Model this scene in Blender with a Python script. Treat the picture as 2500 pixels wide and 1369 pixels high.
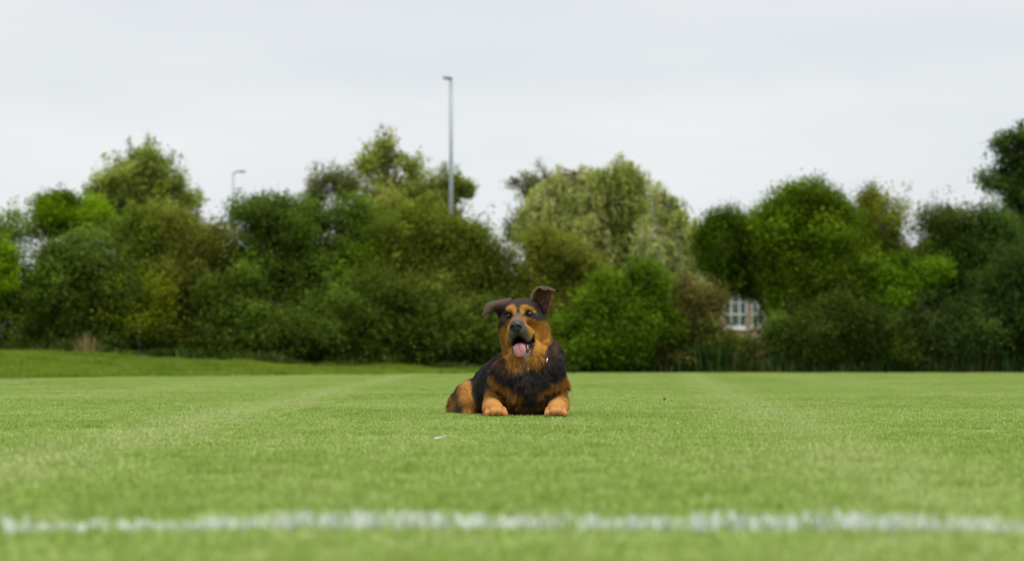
import bpy, math, random
import numpy as np
from mathutils import Matrix, Vector

rad = math.radians
for o in list(bpy.data.objects):
    bpy.data.objects.remove(o)
sc = bpy.context.scene
COL = sc.collection

# ------------------------------------------------------------------ camera
CAM_H, F_PX, HORIZON = 0.225, 5900.0, 882.0      # 85 mm lens on a 36 mm sensor, 2500 px wide frame
cam = bpy.data.cameras.new("camera")
cam.sensor_width = 36.0
cam.lens = F_PX / 2500.0 * 36.0
cam.clip_start, cam.clip_end = 0.05, 3000
cam_o = bpy.data.objects.new("camera", cam)
COL.objects.link(cam_o)
cam_o.location = (0, 0, CAM_H)
cam_o.rotation_euler = (rad(90) + math.atan((HORIZON - 684.5) / F_PX), 0, 0)
cam.dof.use_dof = True
cam.dof.focus_distance = 9.62
cam.dof.aperture_fstop = 4.3
sc.camera = cam_o

# ------------------------------------------------------------------ sky and sun (overcast)
SUN_EL, SUN_AZ = 72.0, 150.0          # degrees; azimuth measured from +Y clockwise
w = bpy.data.worlds.new("World"); sc.world = w; w.use_nodes = True
nt = w.node_tree; nt.nodes.clear()
N = nt.nodes.new; L = nt.links.new
sky = N("ShaderNodeTexSky"); sky.sky_type = 'NISHITA'; sky.sun_disc = False
sky.sun_elevation = rad(SUN_EL); sky.sun_rotation = rad(SUN_AZ)
tc = N("ShaderNodeTexCoord")
mp = N("ShaderNodeMapping"); mp.inputs["Scale"].default_value = (2.6, 2.6, 13.0); mp.inputs["Rotation"].default_value = (0.10, 0.06, 0)
L(tc.outputs["Generated"], mp.inputs["Vector"])
nz = N("ShaderNodeTexNoise"); nz.inputs["Scale"].default_value = 1.1; nz.inputs["Detail"].default_value = 5; nz.inputs["Roughness"].default_value = .5
L(mp.outputs[0], nz.inputs["Vector"])
cr = N("ShaderNodeValToRGB")                       # an even sheet of thin stratus, streaks a few per cent apart
cr.color_ramp.elements[0].position = .38; cr.color_ramp.elements[0].color = (6.72, 6.99, 7.30, 1)
cr.color_ramp.elements[1].position = .62; cr.color_ramp.elements[1].color = (7.57, 7.79, 7.88, 1)
L(nz.outputs["Fac"], cr.inputs["Fac"])
mx = N("ShaderNodeMix"); mx.data_type = 'RGBA'; mx.inputs["Factor"].default_value = .95
L(sky.outputs[0], mx.inputs["A"]); L(cr.outputs[0], mx.inputs["B"])
bg = N("ShaderNodeBackground"); bg.inputs["Strength"].default_value = 0.05
L(mx.outputs["Result"], bg.inputs["Color"])
wo = N("ShaderNodeOutputWorld"); L(bg.outputs[0], wo.inputs["Surface"])

sun = bpy.data.lights.new("sun", 'SUN'); sun.energy = 1.5; sun.angle = rad(40); sun.color = (1.0, .97, .92)
sun_o = bpy.data.objects.new("sun", sun); COL.objects.link(sun_o)
az, el = rad(SUN_AZ), rad(SUN_EL)
sd = Vector((math.sin(az) * math.cos(el), math.cos(az) * math.cos(el), math.sin(el)))
sun_o.rotation_euler = sd.to_track_quat('Z', 'Y').to_euler()

vs = sc.view_settings
vs.view_transform = 'Standard'; vs.look = 'None'; vs.exposure = 1.20; vs.gamma = 1.0; vs.use_curve_mapping = False
try:
    sc.render.filter_size = 1.1
    sc.cycles.use_denoising = True
    sc.cycles.max_bounces = 6; sc.cycles.transparent_max_bounces = 6
    sc.cycles.diffuse_bounces = 4
except Exception:
    pass

# ------------------------------------------------------------------ helpers
def tag(o, label=None, cat=None, group=None, kind=None):
    if label: o["label"] = label
    if cat: o["category"] = cat
    if group: o["group"] = group
    if kind: o["kind"] = kind
    return o

def empty(name, loc):
    o = bpy.data.objects.new(name, None); COL.objects.link(o); o.location = loc
    o.empty_display_size = .1
    return o

def mesh_np(name, V, F4=None, F3=None, smooth=False):
    """mesh from numpy vertices, quads and triangles"""
    me = bpy.data.meshes.new(name)
    V = np.asarray(V, np.float32)
    F4 = np.zeros((0, 4), np.int32) if F4 is None else np.asarray(F4, np.int32).reshape(-1, 4)
    F3 = np.zeros((0, 3), np.int32) if F3 is None else np.asarray(F3, np.int32).reshape(-1, 3)
    me.vertices.add(len(V)); me.vertices.foreach_set("co", V.ravel())
    nl = F4.size + F3.size
    me.loops.add(nl); me.loops.foreach_set("vertex_index", np.concatenate([F4.ravel(), F3.ravel()]))
    me.polygons.add(len(F4) + len(F3))
    st = np.concatenate([np.arange(len(F4)) * 4, F4.size + np.arange(len(F3)) * 3]).astype(np.int32)
    me.polygons.foreach_set("loop_start", st)
    if smooth: me.polygons.foreach_set("use_smooth", np.ones(len(st), bool))
    me.update(calc_edges=True)
    me.validate()
    return me

def colattr(me, C, name="tint"):
    a = me.attributes.new(name, 'FLOAT_COLOR', 'POINT')
    C = np.asarray(C, np.float32)
    if C.shape[1] == 3: C = np.concatenate([C, np.ones((len(C), 1), np.float32)], 1)
    a.data.foreach_set("color", C.ravel())

def obj(name, me, mat, parent=None):
    o = bpy.data.objects.new(name, me); COL.objects.link(o)
    if mat is not None:
        for m in (mat if isinstance(mat, (list, tuple)) else [mat]): me.materials.append(m)
    if parent is not None: o.parent = parent
    return o

def newmat(name):
    m = bpy.data.materials.new(name); m.use_nodes = True
    t = m.node_tree; t.nodes.clear()
    out = t.nodes.new("ShaderNodeOutputMaterial")
    return m, t, t.nodes.new, t.links.new, out

def plain(name, color, rough=.6, spec=.3, metal=0, noise=.15, scale=20, bump=0):
    m, t, N, L, out = newmat(name)
    p = N("ShaderNodeBsdfPrincipled"); p.inputs["Roughness"].default_value = rough
    p.inputs["Specular IOR Level"].default_value = spec; p.inputs["Metallic"].default_value = metal
    tcn = N("ShaderNodeTexCoord"); n = N("ShaderNodeTexNoise"); n.inputs["Scale"].default_value = scale; n.inputs["Detail"].default_value = 4
    L(tcn.outputs["Object"], n.inputs["Vector"])
    r = N("ShaderNodeValToRGB")
    c = np.array(color)
    r.color_ramp.elements[0].position = .3; r.color_ramp.elements[1].position = .7
    r.color_ramp.elements[0].color = (*(c * (1 - noise)), 1); r.color_ramp.elements[1].color = (*(c * (1 + noise)), 1)
    L(n.outputs["Fac"], r.inputs["Fac"]); L(r.outputs[0], p.inputs["Base Color"])
    if bump:
        b = N("ShaderNodeBump"); b.inputs["Strength"].default_value = bump; b.inputs["Distance"].default_value = .01
        L(n.outputs["Fac"], b.inputs["Height"]); L(b.outputs[0], p.inputs["Normal"])
    L(p.outputs[0], out.inputs["Surface"])
    return m

def leafmat(name, transl=.35, spec=.25, rough=.5):
    """leaf colour from the 'tint' attribute, some light passing through"""
    m, t, N, L, out = newmat(name)
    a = N("ShaderNodeAttribute"); a.attribute_name = "tint"
    p = N("ShaderNodeBsdfPrincipled"); p.inputs["Roughness"].default_value = rough; p.inputs["Specular IOR Level"].default_value = spec
    L(a.outputs["Color"], p.inputs["Base Color"])
    tr = N("ShaderNodeBsdfTranslucent")
    hs = N("ShaderNodeHueSaturation"); hs.inputs["Saturation"].default_value = 1.1; hs.inputs["Value"].default_value = 1.2
    L(a.outputs["Color"], hs.inputs["Color"]); L(hs.outputs[0], tr.inputs["Color"])
    mxs = N("ShaderNodeMixShader"); mxs.inputs[0].default_value = transl
    L(p.outputs[0], mxs.inputs[1]); L(tr.outputs[0], mxs.inputs[2]); L(mxs.outputs[0], out.inputs["Surface"])
    return m

def sstep(a, b, x):
    t = np.clip((x - a) / (b - a), 0, 1); return t * t * (3 - 2 * t)

def tube(path, radii, seg=8):
    """tapered tube through path -> (V, F4) with end caps"""
    P = np.array(path, float); R = np.array(radii, float); n = len(P)
    V = []; F = []
    for i in range(n):
        d = P[min(i + 1, n - 1)] - P[max(i - 1, 0)]; d /= np.linalg.norm(d) + 1e-9
        a = np.cross(d, (0.13, 1, .07)); a /= np.linalg.norm(a) + 1e-9; b = np.cross(d, a)
        for k in range(seg):
            t = 2 * math.pi * k / seg
            V.append(P[i] + R[i] * (a * math.cos(t) + b * math.sin(t)))
    for i in range(n - 1):
        for k in range(seg):
            k2 = (k + 1) % seg
            F.append((i * seg + k, i * seg + k2, (i + 1) * seg + k2, (i + 1) * seg + k))
    V.append(P[0]); V.append(P[-1]); c0, c1 = len(V) - 2, len(V) - 1
    T = []
    for k in range(seg):
        T.append((c0, (k + 1) % seg, k)); T.append((c1, (n - 1) * seg + k, (n - 1) * seg + (k + 1) % seg))
    return np.array(V), np.array(F), np.array(T)

class Bag:
    def __init__(s): s.V, s.F4, s.F3, s.n = [], [], [], 0
    def add(s, V, F4=None, F3=None):
        s.V.append(np.asarray(V, float))
        if F4 is not None and len(F4): s.F4.append(np.asarray(F4) + s.n)
        if F3 is not None and len(F3): s.F3.append(np.asarray(F3) + s.n)
        s.n += len(V)
    def box(s, lo, hi):
        x0, y0, z0 = lo; x1, y1, z1 = hi
        V = [(x0,y0,z0),(x1,y0,z0),(x1,y1,z0),(x0,y1,z0),(x0,y0,z1),(x1,y0,z1),(x1,y1,z1),(x0,y1,z1)]
        s.add(V, [(0,3,2,1),(4,5,6,7),(0,1,5,4),(1,2,6,5),(2,3,7,6),(3,0,4,7)])
    def mesh(s, name, smooth=False):
        return mesh_np(name, np.concatenate(s.V), np.concatenate(s.F4) if s.F4 else None, np.concatenate(s.F3) if s.F3 else None, smooth)

def at(px, py, Y):
    """world point seen at photo pixel (px, py) at distance Y"""
    return np.array([(px - 1250) / F_PX * Y, Y, CAM_H - (py - HORIZON) / F_PX * Y])

# ------------------------------------------------------------------ ground
def edge_y(x):                       # where the mown pitch ends
    x = np.asarray(x, float)
    return np.where(x > 1, 46.5, np.maximum(46.5 - (1 - x) * 2.1, 24.0))
def gz(x, y):
    x = np.asarray(x, float); y = np.asarray(y, float)
    hm = np.clip((2.5 - x) / 11.0, 0, 1.25) * .33
    z = hm * sstep(0, 17, y - edge_y(x) - .4)
    z = z + .006 * np.sin(x * 1.7 + .5) * np.sin(y * .55) * sstep(4, 7, y)
    return z
gx = np.concatenate([[-600, -200, -80, -40], np.arange(-24, 24.1, .5), [40, 80, 200, 600]])
gy = np.concatenate([[-100, -20, -5], np.arange(0, 70.1, .5), [80, 100, 150, 300, 700, 1800]])
GX, GY = np.meshgrid(gx, gy)
GV = np.stack([GX, GY, gz(GX, GY)], -1).reshape(-1, 3)
nx_, ny_ = len(gx), len(gy)
ii = (np.arange(ny_ - 1)[:, None] * nx_ + np.arange(nx_ - 1)[None]).ravel()
m, t, N, L, out = newmat("soil_and_thatch")
geo = N("ShaderNodeNewGeometry")
n1 = N("ShaderNodeTexNoise"); n1.inputs["Scale"].default_value = 3; n1.inputs["Detail"].default_value = 8; L(geo.outputs["Position"], n1.inputs["Vector"])
r = N("ShaderNodeValToRGB"); r.color_ramp.elements[0].position = .3; r.color_ramp.elements[0].color = (.10, .15, .03, 1)
r.color_ramp.elements[1].position = .7; r.color_ramp.elements[1].color = (.16, .23, .055, 1)
L(n1.outputs["Fac"], r.inputs["Fac"])
p = N("ShaderNodeBsdfPrincipled"); p.inputs["Roughness"].default_value = .95; p.inputs["Specular IOR Level"].default_value = .1
L(r.outputs[0], p.inputs["Base Color"]); L(p.outputs[0], out.inputs["Surface"])
ground = obj("ground", mesh_np("ground", GV, np.stack([ii, ii + 1, ii + nx_ + 1, ii + nx_], 1), smooth=True), m)
tag(ground, kind="structure")

# ------------------------------------------------------------------ grass
def grassmat(name, dark, light, dry, painted=False, satpatch=1.0, stripes=False):
    """blade colours: patches by place in the field, plus blade to blade differences"""
    m, t, N, L, out = newmat(name)
    geo = N("ShaderNodeNewGeometry")
    def noise(scale, detail=3):
        n = N("ShaderNodeTexNoise"); n.inputs["Scale"].default_value = scale; n.inputs["Detail"].default_value = detail
        L(geo.outputs["Position"], n.inputs["Vector"]); return n
    a = N("ShaderNodeAttribute"); a.attribute_name = "blade"
    big, mid = noise(.55, 4), noise(7.0, 3)
    def math_(op, x, y):
        n = N("ShaderNodeMath"); n.operation = op
        for i, v in enumerate((x, y)):
            if isinstance(v, (int, float)): n.inputs[i].default_value = v
            else: L(v, n.inputs[i])
        return n.outputs[0]
    f = math_('ADD', math_('MULTIPLY', big.outputs["Fac"], 1.15 * satpatch), math_('MULTIPLY', mid.outputs["Fac"], 1.4))
    fine = noise(22.0, 2)
    f = math_('ADD', f, math_('MULTIPLY', math_('SUBTRACT', fine.outputs["Fac"], .5), 1.0))
    f = math_('ADD', f, math_('MULTIPLY', a.outputs["Fac"], .45))
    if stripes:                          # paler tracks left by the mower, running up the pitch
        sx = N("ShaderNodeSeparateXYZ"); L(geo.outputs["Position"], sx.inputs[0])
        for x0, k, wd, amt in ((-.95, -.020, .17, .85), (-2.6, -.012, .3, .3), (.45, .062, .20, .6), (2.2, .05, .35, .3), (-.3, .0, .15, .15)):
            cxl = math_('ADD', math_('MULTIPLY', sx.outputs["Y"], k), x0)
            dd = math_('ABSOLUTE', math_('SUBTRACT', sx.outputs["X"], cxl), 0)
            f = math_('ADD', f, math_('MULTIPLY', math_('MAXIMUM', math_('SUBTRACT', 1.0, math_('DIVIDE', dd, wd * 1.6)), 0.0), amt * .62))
    rp = N("ShaderNodeValToRGB"); e = rp.color_ramp.elements
    e[0].position = .38; e[0].color = (*dark, 1); e[1].position = .68; e[1].color = (*light, 1)
    x = e.new(.92); x.color = (*dry, 1)
    L(math_('MULTIPLY', f, .46), rp.inputs["Fac"])
    colr = rp.outputs[0]
    # single straw-coloured blades
    gt = math_('GREATER_THAN', a.outputs["Fac"], .93)
    ms = N("ShaderNodeMix"); ms.data_type = 'RGBA'; L(math_('MULTIPLY', gt, .55), ms.inputs["Factor"]); L(colr, ms.inputs["A"]); ms.inputs["B"].default_value = (.42, .40, .18, 1)
    colr = ms.outputs["Result"]
    if painted:
        sp = noise(34, 2)
        cov = math_('GREATER_THAN', math_('ADD', sp.outputs["Fac"], math_('MULTIPLY', a.outputs["Fac"], .25)), .52)
        mp_ = N("ShaderNodeMix"); mp_.data_type = 'RGBA'; L(math_('MULTIPLY', cov, .9), mp_.inputs["Factor"]); L(colr, mp_.inputs["A"]); mp_.inputs["B"].default_value = (.78, .82, .80, 1)
        colr = mp_.outputs["Result"]
    p = N("ShaderNodeBsdfPrincipled"); p.inputs["Roughness"].default_value = .5; p.inputs["Specular IOR Level"].default_value = .35
    L(colr, p.inputs["Base Color"])
    tr = N("ShaderNodeBsdfTranslucent"); L(colr, tr.inputs["Color"])
    mxs = N("ShaderNodeMixShader"); mxs.inputs[0].default_value = .3
    L(p.outputs[0], mxs.inputs[1]); L(tr.outputs[0], mxs.inputs[2]); L(mxs.outputs[0], out.inputs["Surface"])
    return m

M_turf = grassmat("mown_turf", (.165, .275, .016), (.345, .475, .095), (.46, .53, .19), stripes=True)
M_bank = grassmat("rough_grass", (.085, .16, .004), (.18, .285, .006), (.28, .34, .02))
M_paint = grassmat("line_paint_on_turf", (.165, .275, .016), (.345, .475, .095), (.46, .53, .19), painted=True)

def tuft_tile(name, mat, sx, sy, n, h0, h1, wid, lean, seed):
    rg = np.random.default_rng(seed)
    x = rg.uniform(-sx / 2, sx / 2, n); y = rg.uniform(-sy / 2, sy / 2, n)
    h = rg.uniform(h0, h1, n); ang = rg.uniform(0, 2 * np.pi, n)
    ln = rg.uniform(.05, lean, n) * h; la = rg.uniform(0, 2 * np.pi, n)
    wd = wid * rg.uniform(.7, 1.3, n) / 2
    ax, ay = np.cos(ang) * wd, np.sin(ang) * wd
    lx, ly = np.cos(la) * ln, np.sin(la) * ln
    b = np.stack([x, y, np.full(n, -.004)], 1)
    mdp = np.stack([x + lx * .35, y + ly * .35, h * .6], 1); tp = np.stack([x + lx, y + ly, h], 1)
    s = np.stack([ax, ay, np.zeros(n)], 1)
    V = np.stack([b - s, b + s, mdp + s * .85, mdp - s * .85, tp], 1).reshape(-1, 3)
    i = np.arange(n) * 5
    me = mesh_np(name, V, np.stack([i, i + 1, i + 2, i + 3], 1), np.stack([i + 3, i + 2, i + 4], 1))
    at_ = me.attributes.new("blade", 'FLOAT', 'POINT')
    at_.data.foreach_set("value", np.repeat(rg.random(n), 5).astype(np.float32))
    me.materials.append(mat)
    return bpy.data.objects.new(name, me)      # only a source for the grass nodes, never linked to the scene

def scatter(name, tiles, pts, rot, scl):
    """one grass object: every point carries one of the tiles"""
    coll = bpy.data.collections.new(name + "_tiles")
    for tl in tiles: coll.objects.link(tl)
    me = bpy.data.meshes.new(name); me.vertices.add(len(pts)); me.vertices.foreach_set("co", np.asarray(pts, np.float32).ravel())
    for nm, arr in (("rotz", rot), ("scl", scl)):
        a = me.attributes.new(nm, 'FLOAT', 'POINT'); a.data.foreach_set("value", np.asarray(arr, np.float32))
    me.update()
    o = bpy.data.objects.new(name, me); COL.objects.link(o)
    ng = bpy.data.node_groups.new(name + "_nodes", 'GeometryNodeTree')
    ng.interface.new_socket("Geometry", in_out='INPUT', socket_type='NodeSocketGeometry')
    ng.interface.new_socket("Geometry", in_out='OUTPUT', socket_type='NodeSocketGeometry')
    N, L = ng.nodes.new, ng.links.new
    gi, go = N("NodeGroupInput"), N("NodeGroupOutput")
    ci = N("GeometryNodeCollectionInfo"); ci.inputs["Collection"].default_value = coll; ci.inputs["Separate Children"].default_value = True
    ip = N("GeometryNodeInstanceOnPoints"); ip.inputs["Pick Instance"].default_value = True
    a1 = N("GeometryNodeInputNamedAttribute"); a1.data_type = 'FLOAT'; a1.inputs["Name"].default_value = "rotz"
    a2 = N("GeometryNodeInputNamedAttribute"); a2.data_type = 'FLOAT'; a2.inputs["Name"].default_value = "scl"
    cx = N("ShaderNodeCombineXYZ"); L(a1.outputs["Attribute"], cx.inputs["Z"])
    cs = N("ShaderNodeCombineXYZ"); cs.inputs[0].default_value = 1; cs.inputs[1].default_value = 1; L(a2.outputs["Attribute"], cs.inputs["Z"])
    er = N("FunctionNodeEulerToRotation"); L(cx.outputs[0], er.inputs[0])
    ri = N("FunctionNodeRandomValue"); ri.data_type = 'INT'
    ri.inputs[4].default_value = 0; ri.inputs[5].default_value = len(tiles) - 1
    L(gi.outputs[0], ip.inputs["Points"]); L(ci.outputs[0], ip.inputs["Instance"]); L(ri.outputs[2], ip.inputs["Instance Index"])
    L(er.outputs[0], ip.inputs["Rotation"]); L(cs.outputs[0], ip.inputs["Scale"]); L(ip.outputs[0], go.inputs[0])
    md = o.modifiers.new("grass", 'NODES'); md.node_group = ng
    return o

rg = np.random.default_rng(5)
T = .22
px_, py_ = np.meshgrid(np.arange(-14, 14, T), np.arange(2.0, 48.5, T))
px_ = px_.ravel(); py_ = py_.ravel()
half = py_ * .2135 + .9
near = py_ < edge_y(px_)
keep = (np.abs(px_) < half) & near
gx_, gy_ = px_[keep], py_[keep]
gp = np.stack([gx_ + rg.uniform(-.03, .03, len(gx_)), gy_ + rg.uniform(-.03, .03, len(gx_))], 1)
pts = np.concatenate([gp, gz(gp[:, 0], gp[:, 1])[:, None]], 1)
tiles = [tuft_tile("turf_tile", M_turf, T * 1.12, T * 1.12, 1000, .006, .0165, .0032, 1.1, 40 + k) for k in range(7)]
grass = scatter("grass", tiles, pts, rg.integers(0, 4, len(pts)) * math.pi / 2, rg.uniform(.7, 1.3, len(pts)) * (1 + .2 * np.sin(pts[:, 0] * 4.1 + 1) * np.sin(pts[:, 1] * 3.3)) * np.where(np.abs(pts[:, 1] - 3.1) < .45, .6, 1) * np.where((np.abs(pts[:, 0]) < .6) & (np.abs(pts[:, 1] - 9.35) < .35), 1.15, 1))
tag(grass, "short mown pale green grass covering the pitch", "grass", kind="stuff")

keep = (np.abs(px_) < half) & ~near & (py_ < 48.3) & (py_ < edge_y(px_) + 24)
bp = np.stack([px_[keep], py_[keep]], 1)
b2x, b2y = np.meshgrid(np.arange(-13.5, 3, .3), np.arange(24, 47, .3)); b2x, b2y = b2x.ravel(), b2y.ravel()
kk = (b2y > edge_y(b2x) + .05) & (b2y < 46) & (np.abs(b2x) < b2y * .2135 + .9)
bp = np.stack([b2x[kk], b2y[kk]], 1) + rg.uniform(-.1, .1, (kk.sum(), 2))
pts = np.concatenate([bp, gz(bp[:, 0], bp[:, 1])[:, None]], 1)
tiles = [tuft_tile("rough_tile", M_bank, .42, .42, 800, .03, .085, .006, 1.0, 60 + k) for k in range(5)]
bank = scatter("bank_grass", tiles, pts, rg.uniform(0, 6.28, len(pts)), rg.uniform(.4, 1.2, len(pts)) + 1.3 * rg.random(len(pts)) ** 6)
tag(bank, "longer vivid green grass on the bank below the hedge", "grass", kind="stuff")

def paint_line(name, path, width, n_tile, hscale, seed):
    rg = np.random.default_rng(seed)
    P = np.array(path, float); sgl = np.linalg.norm(np.diff(P, axis=0), axis=1); cum = np.concatenate([[0], np.cumsum(sgl)])
    s = np.arange(0, cum[-1], .05)
    x = np.interp(s, cum, P[:, 0]); y = np.interp(s, cum, P[:, 1])
    a = math.atan2(P[-1][1] - P[0][1], P[-1][0] - P[0][0])
    pts = np.stack([x, y, gz(x, y)], 1)
    tiles = [tuft_tile("line_tile", M_paint, .075, width, n_tile, .010, .022, .004, .9, seed + k) for k in range(6)]
    sc_ = hscale * (1 + .25 * np.sin(s * 3.1 + seed) * np.sin(s * 7.3)) * rg.uniform(.8, 1.25, len(s))
    o = scatter(name, tiles, pts, np.full(len(s), a), sc_)
    tag(o, kind="structure")
    return o
lx_ = np.linspace(-1.6, 1.6, 40)
paint_line("pitch_line", np.stack([lx_, 3.25 - .10 * (lx_ / .75) ** 2 * np.exp(-(lx_ / 2.2) ** 2)], 1), .065, 85, 1.1, 7)
paint_line("pitch_line", [(-4.55, 20), (-6.1, 32)], .13, 60, .6, 17)

# ------------------------------------------------------------------ hedge, shrubs and trees
M_leaf = leafmat("leaves", .42, .05, .7)
M_bark = plain("bark", (.075, .06, .045), .9, .1, noise=.35, scale=9, bump=.5)

def crown_mesh(name, lobes, n_leaf, size, col, seed, *, droop=0., up=.7, clump=.22, vary=.27, sprays=.18, second=None, hole=None, shell=.5, gain=1.55, loose=1.):
    """lobes: (centre, radii) ellipsoids in world metres. Leaves hang in clumps spread through each lobe."""
    rg = np.random.default_rng(seed); n_leaf = int(n_leaf * 7.2); size = size * .53; gv = gain * np.array([1.05, 1.03, .72 if not droop else 1.05]); col = np.array(col) * gv; second = None if second is None else np.array(second) * gv
    boughs = []                                   # each lobe carries rounded boughs, leaves sit in clumps on the boughs
    for li, (c, r) in enumerate(lobes):
        nb = int(max(6, loose * 30 * min(1.6, r[0] * r[2] / .8)))
        dd = rg.normal(size=(nb, 3)); dd /= np.linalg.norm(dd, axis=1)[:, None]
        rad_ = rg.uniform(.28, .48, nb) * (.6 + .4 * loose)
        ins = rg.uniform(.30, 1.0, nb) ** .5 * (1.06 - rad_ * .8)
        for q in range(nb): boughs.append((c + dd[q] * r * ins[q], r * rad_[q] * rg.uniform(.8, 1.2, 3), np.exp(rg.normal(0, vary))))
    vol = np.array([b_[1][0] * b_[1][2] for b_ in boughs]); vol = vol / vol.sum()
    per = 46
    ncl = max(12, n_leaf // per)
    which = rg.choice(len(boughs), ncl, p=vol)
    C = np.array([b_[0] for b_ in boughs])[which]; R = np.array([b_[1] for b_ in boughs])[which]; btone = np.array([b_[2] for b_ in boughs])[which]
    d = rg.normal(size=(ncl, 3)); d /= np.linalg.norm(d, axis=1)[:, None]
    ph = rg.uniform(0, 6.28, 6)
    rr = shell + (1 - shell) * rg.random(ncl) ** .6
    cen = C + d * R * rr[:, None]
    # loose sprays standing out of the outline
    spr = rg.random(ncl) < sprays
    cen[spr] = C[spr] + (d[spr] * np.array([1, 1, .8]) + np.array([0, 0, .35])) * np.maximum(R[spr], .2) * (1.0 + .5 * rg.random(spr.sum()) + 1.1 * rg.random(spr.sum()) ** 5)[:, None]
    stt = None
    tone = btone * np.exp(rg.normal(0, .15, ncl))
    mixs = sstep(.45, .75, np.sin(cen[:, 0] * 1.3 + ph[4]) * .35 + np.sin(cen[:, 2] * 2.1 + ph[5]) * .25 + rg.random(ncl) * .6)
    k = rg.poisson(per, ncl).clip(6, 60); k[spr] = (k[spr] * .5).astype(int).clip(4)
    ci = np.repeat(np.arange(ncl), k); n = len(ci)
    off = rg.normal(size=(n, 3)) * clump * .5 * np.array([1, 1, .75])
    off[spr[ci]] *= np.array([.5, .5, 1.0])
    if droop:
        st_ = rg.normal(size=(ncl, 3, 2)) * .15; sl_ = rg.uniform(.3, 1.1, (ncl, 3)); stt = np.exp(rg.normal(0, .38, (ncl, 3))); wsel = rg.integers(0, 3, n)
        tz = rg.random(n)
        off[:, :2] = st_[ci, wsel] * (.4 + .6 * tz[:, None]) + rg.normal(size=(n, 2)) * .03
        off[:, 2] = .08 - tz * sl_[ci, wsel] * droop
    pos = cen[ci] + off
    g = gz(pos[:, 0], pos[:, 1]) + .03
    ok = pos[:, 2] > g
    if hole is not None:
        for (hx, hz, hr, hrz, hY) in hole:   # a clear view line under the branches
            sx = pos[:, 0] * hY / pos[:, 1]; sz = CAM_H + (pos[:, 2] - CAM_H) * hY / pos[:, 1]
            ok &= ((sx - hx) / hr) ** 2 + ((sz - hz) / hrz) ** 2 > 1 + .35 * np.sin(pos[:, 0] * 9) + .4 * np.sin(pos[:, 2] * 13 + pos[:, 0] * 7) + .45 * rg.normal(size=n)
    pos, ci = pos[ok], ci[ok]; n = len(pos)
    s = size * rg.uniform(.65, 1.35, n)
    nrm = rg.normal(size=(n, 3)) + np.array([0, 0, up * 2]); nrm /= np.linalg.norm(nrm, axis=1)[:, None]
    ax = rg.normal(size=(n, 3)); 
    if droop: ax = ax * .35 + np.array([0, 0, -1.0])
    ax -= (ax * nrm).sum(1)[:, None] * nrm; ax /= np.linalg.norm(ax, axis=1)[:, None] + 1e-9
    bx = np.cross(nrm, ax)
    wr = .20 if droop else .34
    ln = s * (1.7 if droop else 1.0)
    A = pos - ax * ln[:, None] * .5
    S1 = pos + ax * ln[:, None] * .5 + bx * (s * wr * 1.1)[:, None] + nrm * (s * .12)[:, None]; S2 = pos + ax * ln[:, None] * .35 - bx * (s * wr * 1.1)[:, None] - nrm * (s * .1)[:, None]
    V = np.stack([A, S1, S2], 1).reshape(-1, 3)
    me = mesh_np(name, V, None, np.arange(n * 3).reshape(-1, 3))
    base = np.array(col)[None] * np.ones((n, 1))
    if second is not None: base = base * (1 - mixs[ci])[:, None] + np.array(second)[None] * mixs[ci][:, None]
    cc = base * tone[ci][:, None] * np.exp(rg.normal(0, .09, n))[:, None]
    if stt is not None: cc *= stt[ci, wsel[ok]][:, None]
    cc *= np.exp(rg.normal(0, .04, (n, 3)))
    colattr(me, np.repeat(cc.clip(.004, .5), 3, 0))
    return me

def plant(name, label, cat, Y, lobes_px, n_leaf, size, col, seed, base_px=None, depth=.8, stems=3, trunk_r=.06, group=None, **kw):
    """lobes_px: (px, py, rx, ry[, dY]) in photo pixels at distance Y, turned into metres there"""
    lobes = []
    for l in lobes_px:
        yy = Y + (l[4] if len(l) > 4 else 0)
        c = at(l[0], l[1], yy); s = yy / F_PX
        lobes.append((c, np.array([l[2] * s, min(max(l[2], l[3]) * s * depth, 1.9), l[3] * s])))
    bx = np.mean([c[0] for c, r in lobes]) if base_px is None else (base_px - 1250) / F_PX * Y
    bz = float(gz(bx, Y))
    o = empty(name, (bx, Y, bz))
    tag(o, label, cat, group)
    rg = random.Random(seed); bag = Bag()
    origin = np.array([bx, Y, bz])
    for k in range(stems):
        c, r = lobes[k % len(lobes)]
        b = np.array([bx + rg.uniform(-.25, .25) * (stems > 1), Y + rg.uniform(-.2, .2) * (stems > 1), bz - .05])
        e = c + np.array([rg.uniform(-.4, .4) * r[0], rg.uniform(-.2, .2), r[2] * rg.uniform(.2, .6)])
        mid = b * .5 + e * .5 + np.array([rg.uniform(-.15, .15), rg.uniform(-.15, .15), 0])
        q1 = b * .75 + mid * .25 + np.array([rg.uniform(-.06, .06), 0, .05])
        bag.add(*tube([b, q1, mid, e * .6 + mid * .4, e], [trunk_r * 1.25, trunk_r, trunk_r * .75, trunk_r * .45, trunk_r * .12], 7))
        for j in range(3):                     # limbs
            t_ = rg.uniform(.35, .9); st = mid * (1 - t_) + e * t_
            c2, r2 = lobes[rg.randrange(len(lobes))]
            en = c2 + np.array([rg.uniform(-.8, .8) * r2[0], rg.uniform(-.6, .6) * r2[1], rg.uniform(-.2, .8) * r2[2]])
            bag.add(*tube([st, st * .5 + en * .5 + np.array([0, 0, .1]), en], [trunk_r * .45, trunk_r * .28, trunk_r * .07], 5))
    me = bag.mesh("trunk", True)
    me.transform(Matrix.Translation(-Vector(origin)))
    obj("trunk", me, M_bark, o)
    cm = crown_mesh("crown", lobes, n_leaf, size, col, seed, **kw)
    cm.transform(Matrix.Translation(-Vector(origin)))
    obj("crown", cm, M_leaf, o)
    return o

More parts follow.
